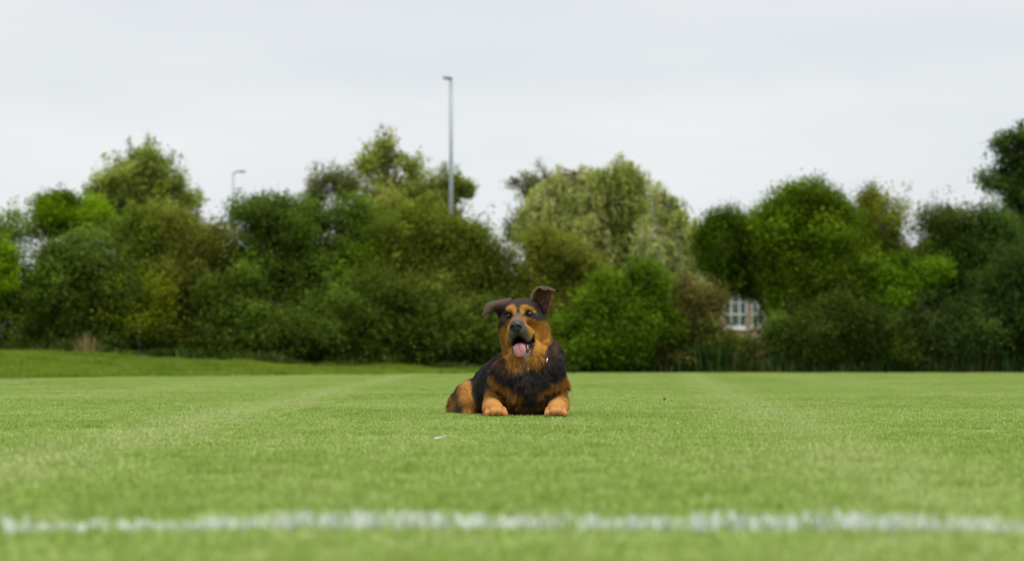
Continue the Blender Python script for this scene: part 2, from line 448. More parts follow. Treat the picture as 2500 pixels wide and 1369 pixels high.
DARK, MID, OLIVE, BRIGHT = (.070, .106, .022), (.088, .125, .022), (.115, .130, .026), (.115, .185, .010)
BROWN, WILLOW, YELLOW, IVY = (.108, .118, .028), (.27, .325, .085), (.15, .165, .014), (.068, .122, .012)
HG = "shrubs of the hedge behind the pitch"
TG = "trees standing behind the hedge"
WIN = [(at(1812, 768, 72)[0], at(1812, 768, 72)[2], .36, .28, 72.)]

# trees behind the hedge
plant("broadleaf_tree", "feathery dark olive tree rising behind the hedge beside the short distant lamp post", "tree", 64,
      [(340, 430, 85, 75), (300, 480, 85, 70), (410, 470, 70, 60), (350, 385, 45, 42), (455, 500, 40, 50), (230, 480, 40, 30), (350, 560, 110, 90)], 9500, .15, (.15, .18, .055), 11,
      base_px=350, stems=2, trunk_r=.13, group=TG, clump=.26, sprays=.4, shell=.2, loose=.7)
plant("broadleaf_tree", "ragged pointed olive tree left of the tall lamp post", "tree", 60,
      [(930, 400, 62, 55), (925, 350, 32, 36), (890, 390, 42, 22), (985, 440, 50, 60), (910, 450, 50, 40), (1000, 520, 90, 90), (940, 560, 110, 110)], 11000, .14, (.16, .185, .055), 12,
      base_px=960, stems=2, trunk_r=.12, group=TG, clump=.25, sprays=.42, shell=.2, loose=.7)
plant("broadleaf_tree", "small light green treetop directly behind the tall lamp post", "tree", 74,
      [(1110, 455, 38, 45), (1135, 465, 24, 24), (1085, 430, 18, 26), (1045, 425, 22, 22), (1060, 490, 50, 50), (1100, 560, 70, 80)], 4500, .15, (.15, .185, .06), 13,
      base_px=1090, stems=1, trunk_r=.1, group=TG, clump=.2, sprays=.2, shell=.3, loose=.5)
plant("broadleaf_tree", "dark thin-leaved tree at the left flank of the willow", "tree", 63,
      [(1300, 435, 40, 42), (1262, 448, 22, 14), (1310, 490, 50, 60), (1330, 450, 40, 40), (1290, 580, 60, 90)], 1500, .13, (.085, .095, .05), 14,
      base_px=1295, stems=1, trunk_r=.09, group=TG, clump=.22, sprays=.3, shell=.2, loose=.5)
plant("willow_tree", "broad pale green weeping willow above the hedge", "tree", 60,
      [(1400, 450, 85, 60), (1490, 440, 90, 60), (1340, 510, 75, 80), (1440, 530, 110, 90), (1540, 510, 75, 90), (1380, 590, 90, 80), (1500, 600, 100, 80), (1440, 690, 150, 100)], 24000, .15, WILLOW, 15,
      base_px=1460, stems=3, trunk_r=.16, group=TG, clump=.26, droop=1., sprays=.0, shell=.3, loose=.85, second=(.18, .225, .05), vary=.3)
plant("willow_tree", "narrow pale willow between the weeping willow and the ivy tree", "tree", 58,
      [(1625, 490, 45, 55), (1660, 560, 55, 70), (1590, 570, 40, 80), (1640, 640, 75, 90), (1660, 720, 70, 90)], 10000, .14, (.27, .32, .095), 16,
      base_px=1640, stems=2, trunk_r=.1, group=TG, clump=.25, droop=1., sprays=.0, shell=.3, loose=.75, second=(.20, .24, .06), vary=.3)
plant("broadleaf_tree", "tall dark tree cut by the frame above the hedge", "tree", 53,
      [(2475, 345, 66, 50), (2450, 385, 45, 45), (2530, 380, 90, 80), (2465, 450, 58, 55), (2480, 530, 60, 60), (2560, 480, 100, 110), (2570, 620, 110, 160), (2620, 400, 110, 110), (2440, 430, 45, 60)], 19000, .12, (.045, .075, .022), 17,
      base_px=2560, stems=2, trunk_r=.16, group=TG, clump=.2, sprays=.08, shell=.3, vary=.4)

# hedge, from one end to the other
plant("shrub", "vivid green shrub half out of frame beside the dark bush", "shrub", 45.2,
      [(-10, 640, 42, 52), (-40, 680, 60, 60)], 2600, .10, BRIGHT, 21, stems=2, group=HG, vary=.3, base_px=-30)
plant("shrub", "dark bush at the frame edge with a ragged twiggy top", "shrub", 47.5,
      [(40, 580, 90, 75), (-40, 560, 90, 60), (60, 700, 110, 90), (30, 800, 120, 70), (-60, 760, 120, 100), (150, 790, 90, 80), (-180, 680, 120, 160), (-330, 700, 130, 170)], 18000, .10, DARK, 22, stems=4, group=HG, sprays=.1, second=MID)
plant("shrub", "bush with a vivid green rounded cap below the feathery tree", "shrub", 47.8,
      [(165, 520, 88, 48), (205, 530, 60, 44), (120, 545, 60, 40)], 5200, .10, BRIGHT, 23, stems=3, group=HG, base_px=170, sprays=.04, vary=.28, shell=.65)
plant("shrub", "tall dark shrub under the vivid green cap", "shrub", 46.6,
      [(190, 640, 110, 80), (280, 720, 110, 100), (170, 750, 120, 100), (300, 830, 120, 55), (190, 845, 110, 40), (100, 850, 120, 34), (260, 862, 130, 30)], 18000, .10, DARK, 24, stems=4, group=HG, second=(.07, .10, .024))
plant("shrub", "olive topped shrub in front of the feathery tree", "shrub", 47.6,
      [(340, 570, 110, 65), (420, 590, 100, 70), (380, 680, 130, 100), (360, 790, 130, 80)], 14000, .10, MID, 25, stems=4, group=HG, second=OLIVE)
plant("shrub", "thin yellow-green sapling in front of the dark hedge", "shrub", 46.1,
      [(350, 680, 40, 42), (300, 690, 70, 20), (400, 735, 50, 50), (285, 775, 44, 36), (350, 790, 80, 40), (330, 740, 90, 60)], 550, .10, (.115, .14, .014), 26, stems=2, trunk_r=.015, group=HG, base_px=330, clump=.3, shell=.05, loose=.7)
plant("shrub", "brownish olive shrub with a sinking top between two dark bushes", "shrub", 47.2,
      [(490, 600, 75, 70), (470, 660, 80, 100), (540, 570, 40, 40), (500, 780, 90, 90), (430, 540, 60, 30)], 9500, .09, BROWN, 27, stems=4, group=HG, second=MID, sprays=.2)
plant("shrub", "large rounded dark bush with a brighter dome top", "shrub", 47.8,
      [(660, 535, 105, 68), (760, 560, 110, 75), (640, 640, 120, 110), (780, 680, 140, 120), (850, 530, 65, 62), (880, 640, 90, 110)], 19000, .10, DARK, 28, stems=5, group=HG, second=BRIGHT, vary=.3, sprays=.04)
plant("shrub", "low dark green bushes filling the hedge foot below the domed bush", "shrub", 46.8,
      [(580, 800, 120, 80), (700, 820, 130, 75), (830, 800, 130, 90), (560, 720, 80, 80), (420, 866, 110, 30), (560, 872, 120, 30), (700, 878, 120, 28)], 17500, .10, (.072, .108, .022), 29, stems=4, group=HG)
plant("shrub", "wispy light shrub sprouting from the top of the domed bush", "shrub", 49.6,
      [(800, 450, 60, 34), (850, 460, 50, 40), (760, 480, 40, 30)], 1800, .08, (.11, .125, .055), 30, stems=3, trunk_r=.03, group=HG, base_px=800, clump=.15, sprays=.4, shell=.1)
plant("shrub", "broad olive shrub below the tall lamp post", "shrub", 47.9,
      [(990, 560, 110, 75), (1080, 590, 110, 80), (1000, 680, 140, 110), (1120, 680, 120, 110), (1180, 590, 65, 60), (1210, 660, 70, 80)], 18000, .095, (.100, .124, .025), 31, stems=5, group=HG, second=MID, sprays=.12)
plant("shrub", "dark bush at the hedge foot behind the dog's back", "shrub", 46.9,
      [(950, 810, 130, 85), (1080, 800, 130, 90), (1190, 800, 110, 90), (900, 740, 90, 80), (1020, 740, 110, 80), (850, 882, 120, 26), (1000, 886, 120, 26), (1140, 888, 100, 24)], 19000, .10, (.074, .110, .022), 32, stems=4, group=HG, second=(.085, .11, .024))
plant("shrub", "light olive shrub in front of the weeping willow", "shrub", 48.2,
      [(1310, 620, 80, 65), (1390, 630, 85, 62), (1280, 700, 95, 100), (1400, 720, 100, 90), (1250, 800, 90, 100)], 12500, .095, (.14, .16, .035), 33, stems=4, group=HG, second=MID, sprays=.1)
plant("shrub", "bright green leafy bush right behind the dog's head", "shrub", 46.6,
      [(1570, 705, 75, 62), (1500, 720, 70, 60), (1440, 800, 90, 90), (1560, 790, 90, 90), (1390, 850, 60, 55), (1500, 860, 100, 45)], 13500, .105, (.085, .138, .016), 34, stems=4, group=HG, second=(.055, .090, .016), vary=.28, sprays=.05)
plant("shrub", "brown-tinged shrub beside the gap with the house window", "shrub", 47.2,
      [(1690, 740, 62, 75), (1728, 785, 46, 55), (1738, 735, 36, 45), (1660, 810, 80, 80), (1740, 850, 80, 50), (1640, 870, 90, 40), (1820, 860, 60, 45)], 8500, .09, (.105, .095, .04), 35, stems=3, group=HG, second=DARK, sprays=.2, hole=WIN)
plant("ivy_tree", "rounded ivy-clad tree over the gap with the house window", "tree", 49.0,
      [(1775, 560, 70, 75), (1750, 630, 62, 85), (1810, 660, 80, 65), (1830, 590, 70, 80)], 10500, .095, (.068, .110, .014), 36, stems=2, trunk_r=.1, group=HG, base_px=2000, vary=.3, sprays=.04, hole=WIN, shell=.6)
plant("ivy_tree", "largest domed ivy-clad tree of the hedge", "tree", 48.0,
      [(1970, 510, 110, 88), (1900, 560, 90, 90), (2040, 560, 95, 90), (1930, 680, 100, 110), (2070, 680, 100, 100)], 17000, .095, (.090, .138, .014), 37, stems=3, trunk_r=.12, group=HG, base_px=2005, second=(.050, .078, .014), vary=.33, sprays=.03, shell=.6)
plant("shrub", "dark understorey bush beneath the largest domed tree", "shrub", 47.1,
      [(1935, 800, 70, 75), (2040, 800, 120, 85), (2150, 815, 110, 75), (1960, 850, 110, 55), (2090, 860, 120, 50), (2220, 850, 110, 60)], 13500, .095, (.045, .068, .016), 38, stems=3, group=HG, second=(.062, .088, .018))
plant("shrub", "light olive shrub leaning on the largest domed tree", "shrub", 48.6,
      [(2140, 510, 55, 65), (2170, 570, 60, 60), (2110, 580, 50, 60), (2190, 510, 22, 40), (2160, 680, 80, 90)], 6500, .09, (.155, .175, .03), 39, stems=3, group=HG, sprays=.15, second=(.12, .15, .028))
plant("shrub", "bright green rounded bush low in front of the dark hedge end", "shrub", 47.5,
      [(2200, 670, 70, 55), (2260, 660, 48, 50), (2180, 730, 70, 50)], 5200, .105, (.085, .15, .015), 40, stems=3, trunk_r=.03, group=HG, base_px=2210, vary=.3, sprays=.05)
plant("shrub", "dark rounded shrub below the tall cut-off tree", "shrub", 48.2,
      [(2330, 560, 95, 72), (2420, 580, 90, 80), (2280, 640, 80, 80), (2400, 680, 120, 100)], 13500, .095, (.05, .085, .022), 41, stems=4, group=HG, second=(.08, .095, .03), sprays=.06)
plant("shrub", "darkest hedge-end bush with drooping olive branches", "shrub", 47.1,
      [(2300, 810, 120, 100), (2420, 800, 120, 110), (2500, 700, 100, 130), (2580, 800, 120, 120), (2520, 600, 80, 80), (2700, 720, 130, 170), (2850, 740, 130, 160), (2980, 760, 120, 150)], 22000, .10, (.04, .065, .02), 42, stems=4, group=HG, second=(.075, .09, .03))
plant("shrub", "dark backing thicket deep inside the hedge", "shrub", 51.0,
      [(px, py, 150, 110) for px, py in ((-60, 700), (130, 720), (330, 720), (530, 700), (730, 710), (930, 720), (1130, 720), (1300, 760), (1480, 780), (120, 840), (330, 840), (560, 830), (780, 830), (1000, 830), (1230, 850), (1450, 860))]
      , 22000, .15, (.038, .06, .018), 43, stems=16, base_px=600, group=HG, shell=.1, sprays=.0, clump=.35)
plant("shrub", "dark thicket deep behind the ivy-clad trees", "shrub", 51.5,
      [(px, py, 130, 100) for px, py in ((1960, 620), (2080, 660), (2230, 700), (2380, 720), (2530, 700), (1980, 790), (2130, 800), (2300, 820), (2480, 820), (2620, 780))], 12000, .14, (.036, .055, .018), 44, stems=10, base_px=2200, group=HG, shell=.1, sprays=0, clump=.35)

# weeds along the hedge foot
def weeds(name, label, x0, x1, y0, y1, n, h0, h1, cols, seed, slant=.35, wid=.03):
    rg = np.random.default_rng(seed)
    x = rg.uniform(x0, x1, n); y = rg.uniform(y0, y1, n); z = gz(x, y) - .02
    patch = .55 + .45 * np.sin(x * 1.1 + 1) * np.sin(x * .37 + 2) + .25 * np.sin(x * 3.7)
    h = (h0 + (h1 - h0) * rg.random(n) ** 1.5 * np.clip(patch, .25, 1.2))
    a = rg.uniform(0, 6.28, n); ln = h * rg.uniform(.05, slant, n); la = rg.uniform(0, 6.28, n)
    wv = wid * rg.uniform(.5, 1.3, n)
    s = np.stack([np.cos(a) * wv, np.sin(a) * wv, np.zeros(n)], 1)
    b = np.stack([x, y, z], 1); l3 = np.stack([np.cos(la) * ln, np.sin(la) * ln, np.zeros(n)], 1); up = np.stack([np.zeros(n), np.zeros(n), h], 1)
    V = np.stack([b - s * .4, b + s * .4, b + up * .6 + l3 * .4 + s, b + up * .6 + l3 * .4 - s, b + up + l3], 1).reshape(-1, 3)
    i = np.arange(n) * 5
    me = mesh_np(name, V, np.stack([i, i + 1, i + 2, i + 3], 1), np.stack([i + 3, i + 2, i + 4], 1))
    pk = rg.integers(0, len(cols), n); zone = (np.sin(x * 1.9 + .4) + np.sin(x * .8) > .5) & (rg.random(n) < .7); pk[zone] = 0
    C = np.array(cols)[pk] * np.exp(rg.normal(0, .3, n))[:, None]
    colattr(me, np.repeat(C.clip(.004, .5), 5, 0))
    return tag(obj(name, me, M_leaf), label, "weeds", kind="stuff")
weeds("undergrowth", "tangled dark weeds and nettles along the hedge foot on the mown side", 1.2, 12.2, 46.6, 48.2, 26000, .12, .85,
      [(.045, .085, .02), (.06, .10, .025), (.12, .12, .035), (.085, .11, .03)], 71)
weeds("undergrowth", "low weeds and dry stalks where the bank meets the hedge", -12.5, 1.2, 45.0, 46.4, 18000, .05, .36,
      [(.05, .085, .015), (.06, .10, .015), (.10, .10, .03)], 72)
weeds("dry_grass", "tuft of tall straw-coloured grass at the foot of the hedge", at(192, 860, 44.6)[0], at(235, 860, 44.6)[0], 44.3, 44.9, 170, .1, .5,
      [(.30, .25, .11), (.24, .19, .08)], 73, slant=.3, wid=.012)

# ------------------------------------------------------------------ lamp posts
M_steel = plain("galvanised_steel", (.30, .33, .36), .45, .4, metal=.3, noise=.1, scale=3)
M_lens = plain("lamp_lens", (.6, .6, .58), .2, .5)
def lamp_post(label, px, Y, H, side, arm, k=1.):
    x = (px - 1250) / F_PX * Y
    o = empty("lamp_post", (x, Y, 0)); tag(o, label, "lamp post", "street lamps behind the hedge")
    b = Bag(); b.add(*tube([(0, 0, 0), (0, 0, 1.3), (0, 0, 1.32), (0, 0, H * .6), (0, 0, H)], [.095, .095, .062, .058, .048], 14))
    obj("pole", b.mesh("pole", True), M_steel, o)
    b = Bag(); b.box((-.06, -.102, .45), (.06, -.09, 1.05)); obj("door", b.mesh("door"), M_steel, o)
    b = Bag(); b.add(*tube([(0, 0, H - .12), (side * arm * .2, 0, H + .0), (side * arm * .6, 0, H + .05), (side * arm, 0, H + .06)], [.045, .04, .035, .03], 10))
    obj("arm", b.mesh("arm", True), M_steel, o)
    b = Bag()
    P = [(side * (arm - .05), 0, H + .06), (side * (arm + .08 * k), -.02, H + .065), (side * (arm + .3 * k), -.12, H + .06), (side * (arm + .36 * k), -.16, H + .055)]
    V, F4, F3 = tube(P, [.035, .075, .085, .02], 12); V[:, 2] = H + .06 + (V[:, 2] - H - .06) * .55
    b.add(V, F4, F3); h = obj("lantern", b.mesh("lantern", True), M_steel, o)
    b = Bag(); b.box((side * (arm + .18 * k) - .08 * k, -.11, H + .002), (side * (arm + .18 * k) + .08 * k, .01, H + .016)); obj("lens", b.mesh("lens"), M_lens, h)
    return o
lamp_post("tall grey steel lamp post above the olive shrub", 1101, 66.0, 7.92, -1, .02, .5)
lamp_post("short distant grey lamp post with a curved arm", 568, 99.0, 7.95, 1, .18)

# ------------------------------------------------------------------ house behind the gap
def brickmat():
    m, t, N, L, out = newmat("brickwork")
    tcn = N("ShaderNodeTexCoord"); b = N("ShaderNodeTexBrick")
    mpn = N("ShaderNodeMapping"); mpn.inputs["Rotation"].default_value = (rad(90), 0, 0)
    L(tcn.outputs["Object"], mpn.inputs["Vector"]); L(mpn.outputs[0], b.inputs["Vector"])
    b.inputs["Color1"].default_value = (.30, .15, .09, 1); b.inputs["Color2"].default_value = (.36, .20, .12, 1); b.inputs["Mortar"].default_value = (.4, .36, .32, 1)
    b.inputs["Scale"].default_value = 1; b.inputs["Brick Width"].default_value = .225; b.inputs["Row Height"].default_value = .075; b.inputs["Mortar Size"].default_value = .01
    p = N("ShaderNodeBsdfPrincipled"); p.inputs["Roughness"].default_value = .9
    L(b.outputs["Color"], p.inputs["Base Color"]); L(p.outputs[0], out.inputs["Surface"])
    return m
M_brick = brickmat()
M_white = plain("white_upvc", (.80, .80, .80), .4, .4, noise=.03)
M_glass = plain("window_glass", (.10, .13, .17), .06, .6, noise=.2, scale=2)
M_tile = plain("roof_tile", (.16, .09, .07), .85, .2, noise=.3, scale=8)
HY = 72.0
hx0, hx1 = at(1690, 700, HY)[0], at(1690, 700, HY)[0] + 8.5
house = empty("brick_house", ((hx0 + hx1) / 2, HY, 0))
tag(house, "brick bungalow with white windows seen through the gap in the hedge", "house")
cxh = (hx0 + hx1) / 2
wins = [(at(1766, 0, HY)[0], at(1826, 0, HY)[0], 1.22, 2.35), (at(1834, 0, HY)[0], at(1868, 0, HY)[0], 1.25, 2.35), (hx0 + 5.0, hx0 + 6.4, 1.1, 2.2)]
b = Bag(); zs = [0, 2.6]
xs = [hx0]
for (a0, a1, z0, z1) in wins:
    b.box((xs[-1] - cxh, 0, 0), (a0 - cxh, .3, 2.6)); b.box((a0 - cxh, 0, 0), (a1 - cxh, .3, z0)); b.box((a0 - cxh, 0, z1), (a1 - cxh, .3, 2.6)); xs.append(a1)
b.box((xs[-1] - cxh, 0, 0), (hx1 - cxh, .3, 2.6))
b.box((hx0 - cxh, .3, 0), (hx0 - cxh + .3, 7, 2.6)); b.box((hx1 - cxh - .3, .3, 0), (hx1 - cxh, 7, 2.6)); b.box((hx0 - cxh + .3, 6.7, 0), (hx1 - cxh - .3, 7, 2.6))
obj("wall", b.mesh("wall"), M_brick, house)
b = Bag(); e = .35
V = [(hx0 - cxh - e, -e, 2.58), (hx1 - cxh + e, -e, 2.58), (hx1 - cxh + e, 7 + e, 2.58), (hx0 - cxh - e, 7 + e, 2.58), (hx0 - cxh + 2, 3.5, 4.05), (hx1 - cxh - 2, 3.5, 4.05)]
b.add(V, [(0, 1, 5, 4), (2, 3, 4, 5), (3, 2, 1, 0)], [(1, 2, 5), (3, 0, 4)]); obj("roof", b.mesh("roof"), M_tile, house)
for (a0, a1, z0, z1) in wins:
    wb = Bag(); g = .07; w0, w1 = a0 - cxh, a1 - cxh
    wb.box((w0, .08, z0), (w1, .14, z0 + g)); wb.box((w0, .08, z1 - g), (w1, .14, z1)); wb.box((w0, .08, z0 + g), (w0 + g, .14, z1 - g)); wb.box((w1 - g, .08, z0 + g), (w1, .14, z1 - g))
    nc = 3 if w1 - w0 > .6 else 2
    for i in range(1, nc):
        xm = w0 + (w1 - w0) * i / nc; wb.box((xm - .03, .085, z0 + g), (xm + .03, .135, z1 - g))
    for f in (.36, .68):
        zm = z0 + (z1 - z0) * f; wb.box((w0 + g, .09, zm - .025), (w1 - g, .13, zm + .025))
    fr = obj("window", wb.mesh("window"), M_white, house)
    pb = Bag(); pb.box((w0 + .01, .105, z0 + .01), (w1 - .01, .115, z1 - .01)); obj("pane", pb.mesh("pane"), M_glass, fr)
    sb = Bag(); sb.box((w0 - .06, -.05, z0 - .07), (w1 + .06, .07, z0 - .003)); obj("sill", sb.mesh("sill"), M_white, fr)

# ------------------------------------------------------------------ dog
DOG_Y = 9.5
DOG_Z = .008
def P(px, py, dY):
    """dog-local point (x across, y away from the viewer, z up) for a place in the picture of the dog"""
    Y = DOG_Y + dY
    return np.array([(px - 1250) / F_PX * Y, dY, CAM_H - (py - HORIZON) / F_PX * Y - DOG_Z])
def UV(p):
    Y = DOG_Y + p[:, 1]
    return 1250 + p[:, 0] * F_PX / Y, HORIZON - (p[:, 2] + DOG_Z - CAM_H) * F_PX / Y

class Sculpt:
    """smoothly blended solids sampled on a grid, skinned with surface nets into one continuous surface"""
    def __init__(s, lo, hi, h):
        s.lo = np.array(lo, np.float32); s.h = h
        s.n = np.ceil((np.array(hi) - s.lo) / h).astype(int) + 1
        s.F = np.full(s.n, .2, np.float32)
    def block(s, lo, hi):
        a = np.clip(np.floor((np.array(lo) - s.lo) / s.h).astype(int), 0, s.n - 1)
        b = np.clip(np.ceil((np.array(hi) - s.lo) / s.h).astype(int) + 1, 1, s.n)
        g = [s.lo[i] + np.arange(a[i], b[i], dtype=np.float32) * s.h for i in range(3)]
        return tuple(slice(a[i], b[i]) for i in range(3)), np.stack(np.meshgrid(*g, indexing='ij'), -1)
    def blend(s, sl, d, k, sub):
        a = s.F[sl]
        if sub:
            hh = np.maximum(k - np.abs(a + d), 0) / k; s.F[sl] = np.maximum(a, -d) + hh * hh * k * .25
        else:
            hh = np.maximum(k - np.abs(a - d), 0) / k; s.F[sl] = np.minimum(a, d) - hh * hh * k * .25
    def ell(s, c, r, k=.02, R=None, sub=False):
        c = np.array(c, np.float32); r = np.array(r, np.float32); m_ = r.max() + k + .02
        sl, X = s.block(c - m_, c + m_)
        q = X - c
        if R is not None: q = q @ np.array(R, np.float32)
        k0 = np.linalg.norm(q / r, axis=-1); k1 = np.linalg.norm(q / (r * r), axis=-1) + 1e-6
        s.blend(sl, k0 * (k0 - 1) / k1, k, sub)
    def cap(s, a, b, ra, rb, k=.02, sub=False, flat=None):
        a = np.array(a, np.float32); b = np.array(b, np.float32); m_ = max(ra, rb) + k + .02
        sl, X = s.block(np.minimum(a, b) - m_, np.maximum(a, b) + m_)
        ab = b - a; t_ = np.clip(((X - a) @ ab) / (ab @ ab), 0, 1)
        q = X - a - t_[..., None] * ab
        if flat is not None: q = q * np.array(flat, np.float32)
        s.blend(sl, np.linalg.norm(q, axis=-1) - (ra + (rb - ra) * t_), k, sub)
    def skin(s):
        F, n = s.F, s.n
        S = F < 0
        cnt = np.zeros(n - 1, np.int8)
        for i in (0, 1):
            for j in (0, 1):
                for l in (0, 1): cnt += S[i:n[0] - 1 + i, j:n[1] - 1 + j, l:n[2] - 1 + l]
        I = np.argwhere((cnt > 0) & (cnt < 8)); idx = np.full(n - 1, -1, np.int64); idx[tuple(I.T)] = np.arange(len(I))
        acc = np.zeros((len(I), 3), np.float32); num = np.zeros(len(I), np.float32)
        for ax in range(3):
            o1, o2 = [q for q in range(3) if q != ax]
            for u in (0, 1):
                for v in (0, 1):
                    A = I.copy(); A[:, o1] += u; A[:, o2] += v; B = A.copy(); B[:, ax] += 1
                    fa, fb = F[tuple(A.T)], F[tuple(B.T)]; cr_ = (fa < 0) != (fb < 0)
                    t_ = np.where(cr_, fa / np.where(cr_, fa - fb, 1), 0)
                    pt = A.astype(np.float32); pt[:, ax] += t_
                    acc[cr_] += pt[cr_]; num[cr_] += 1
        V = s.lo + acc / num[:, None] * s.h
        Q = []
        for ax in range(3):
            o1, o2 = (ax + 1) % 3, (ax + 2) % 3
            hi = [slice(None)] * 3; lo = [slice(None)] * 3; hi[ax] = slice(1, None); lo[ax] = slice(None, -1)
            E = np.argwhere(S[tuple(lo)] != S[tuple(hi)])
            E = E[(E[:, o1] > 0) & (E[:, o2] > 0) & (E[:, o1] < n[o1] - 1) & (E[:, o2] < n[o2] - 1)]
            def c(d1, d2):
                K = E.copy(); K[:, o1] += d1; K[:, o2] += d2; return idx[tuple(K.T)]
            q = np.stack([c(-1, -1), c(0, -1), c(0, 0), c(-1, 0)], 1)
            inside = S[tuple(E.T)]; q[~inside] = q[~inside][:, ::-1]; Q.append(q)
        return V, np.concatenate(Q)

dog = empty("dog", (0, DOG_Y, DOG_Z))
tag(dog, "black and tan dog lying on the grass with its tongue out", "dog")

# head frame: x to the picture's right, y backwards, z up, origin midway between the eyes
E0 = P(1267, 769, .165)
HR = np.array(Matrix.Rotation(rad(-9), 3, 'Z') @ Matrix.Rotation(rad(-5.5), 3, 'Y') @ Matrix.Rotation(rad(2), 3, 'X'))
def Hd(x, y, z): return E0 + HR @ np.array([x, y, z])

S = Sculpt((-.36, -.09, -.02), (.28, 1.02, .52), .0046)
# trunk of the body, reclining away to the picture's left
S.cap(P(1290, 940, .26), P(1232, 957, .46), .128, .112, .03)
S.cap(P(1232, 955, .46), P(1172, 976, .72), .115, .088, .05)
S.ell(P(1160, 982, .74), (.082, .12, .072), .05)
S.cap(P(1200, 922, .58), P(1270, 890, .33), .05, .08, .06)               # back line up to the withers
# hind leg lying on its side
S.ell(P(1143, 979, .63), (.052, .12, .078), .016, np.array(Matrix.Rotation(rad(18), 3, 'Z')))
S.cap(P(1148, 966, .66), P(1148, 992, .49), .060, .046, .02)
S.cap(P(1146, 996, .50), P(1118, 1006, .70), .045, .034, .02)
S.cap(P(1114, 1008, .72), P(1128, 1016, .54), .033, .026, .015)
S.cap(P(1128, 1014, .54), P(1143, 1016, .45), .028, .03, .012)
S.cap(P(1128, 990, .80), P(1134, 1004, .84), .06, .05, .04)
S.cap(P(1140, 1000, .86), P(1180, 1008, 1.0), .04, .03, .03)             # tail root, behind the rump
# shoulders and chest
S.ell(P(1232, 930, .235), (.055, .085, .075), .03)
S.ell(P(1343, 925, .235), (.040, .085, .085), .03)
S.ell(P(1292, 925, .20), (.115, .09, .10), .04)
S.ell(P(1292, 962, .19), (.10, .085, .065), .04)                           # brisket
S.ell(P(1292, 1003, .33), (.10, .12, .05), .03)
# ruff
S.ell(P(1248, 908, .165), (.058, .062, .068), .03)
S.ell(P(1339, 894, .175), (.056, .068, .075), .03)
S.ell(P(1292, 930, .13), (.078, .055, .060), .03)
S.cap(P(1294, 890, .27), P(1290, 815, .27), .110, .085, .04)              # neck
S.ell(P(1345, 864, .24), (.042, .07, .055), .04)
# fore legs
CLAWS = []
for (sh, elb, wr, pw, rr) in ((P(1226, 940, .22), P(1204, 990, .27), P(1203, 999, .075), P(1211, 1004, .0), .046),
                              (P(1350, 940, .22), P(1364, 985, .27), P(1361, 996, .09), P(1357, 1004, .0), .042)):
    S.cap(sh, elb, .055, .045, .016)
    S.cap(elb, wr, .043, .038, .006)
    S.cap(wr, pw + np.array([0, .02, .004]), .037, .033, .012)
    for j, (tx, ty, tz) in enumerate(((-.033, .008, -.006), (-.0115, -.010, .002), (.0115, -.010, .002), (.033, .008, -.006))):
        S.cap(pw + np.array([tx * .8, ty + .035, tz + .012]), pw + np.array([tx, ty - .012, tz - .004]), .0150, .0142, .003)
        CLAWS.append(pw + np.array([tx, ty - .024, tz - .010]))
# ---- head
def he(x, y, z, r, k=.02, sub=False, mirror=True):
    for sx in ((-1, 1) if (mirror and x) else (1,)):
        S.ell(Hd(sx * x, y, z), r, k, HR, sub)
def hc(a, b, ra, rb, k=.02, sub=False, mirror=False):
    for sx in ((-1, 1) if mirror else (1,)):
        S.cap(Hd(sx * a[0], a[1], a[2]), Hd(sx * b[0], b[1], b[2]), ra, rb, k, sub)
he(0, .088, .006, (.082, .095, .060), .03)
he(.038, .075, .012, (.040, .06, .046), .02)
he(.034, .018, .024, (.025, .026, .016), .014)                            # brow
he(0, .035, .008, (.046, .045, .038), .02)
hc((0, .025, -.012), (0, -.085, -.032), .034, .027, .018)                 # bridge of the muzzle
he(.060, .030, -.022, (.026, .04, .026), .022)                            # cheekbone
he(.020, -.066, -.060, (.024, .046, .034), .009)                          # flews
he(.028, -.050, -.082, (.0145, .036, .034), .010)
he(.032, -.025, -.078, (.021, .035, .034), .010)
hc((.040, -.012, -.082), (.043, .012, -.105), .020, .018, .010, mirror=True)
he(0, -.092, -.055, (.026, .022, .024), .014)
he(.050, .076, -.058, (.048, .062, .066), .026)                            # cheek fur
he(.040, .085, -.115, (.048, .06, .055), .03)
hc((0, .04, -.120), (0, -.045, -.140), .036, .019, .014)                  # lower jaw
hc((.020, .0, -.125), (.012, -.045, -.135), .017, .012, .010, mirror=True)
# bib lobes under the jaw
S.ell(P(1262, 872, .145), (.034, .045, .055), .016)
S.ell(P(1308, 868, .145), (.038, .05, .060), .016)
S.ell(P(1285, 890, .16), (.05, .05, .05), .02)
# eye sockets and mouth
he(.043, -.014, .000, (.013, .018, .0075), .008, sub=True)
he(0, -.070, -.118, (.0225, .060, .030), .006, sub=True)
hc((0, -.10, -.066), (0, -.10, -.09), .003, .006, .004, sub=True)
hc((.0, -.03, -.112), (.040, -.008, -.108), .014, .010, .008, sub=True, mirror=True)
hc((.051, -.018, -.092), (.046, -.022, -.125), .011, .010, .006, sub=True, mirror=False)
S.F = np.maximum(S.F, (.002 - (S.lo[2] + np.arange(S.n[2], dtype=np.float32) * S.h))[None, None])    # belly and paws flattened on the turf
V, Q = S.skin()
# relax a little
for _ in range(1):
    a_ = np.zeros_like(V); c_ = np.zeros(len(V))
    for i in range(4):
        j = (i + 1) % 4
        np.add.at(a_, Q[:, i], V[Q[:, j]]); np.add.at(c_, Q[:, i], 1)
        np.add.at(a_, Q[:, j], V[Q[:, i]]); np.add.at(c_, Q[:, j], 1)
    V = V * .5 + a_ / c_[:, None] * .5

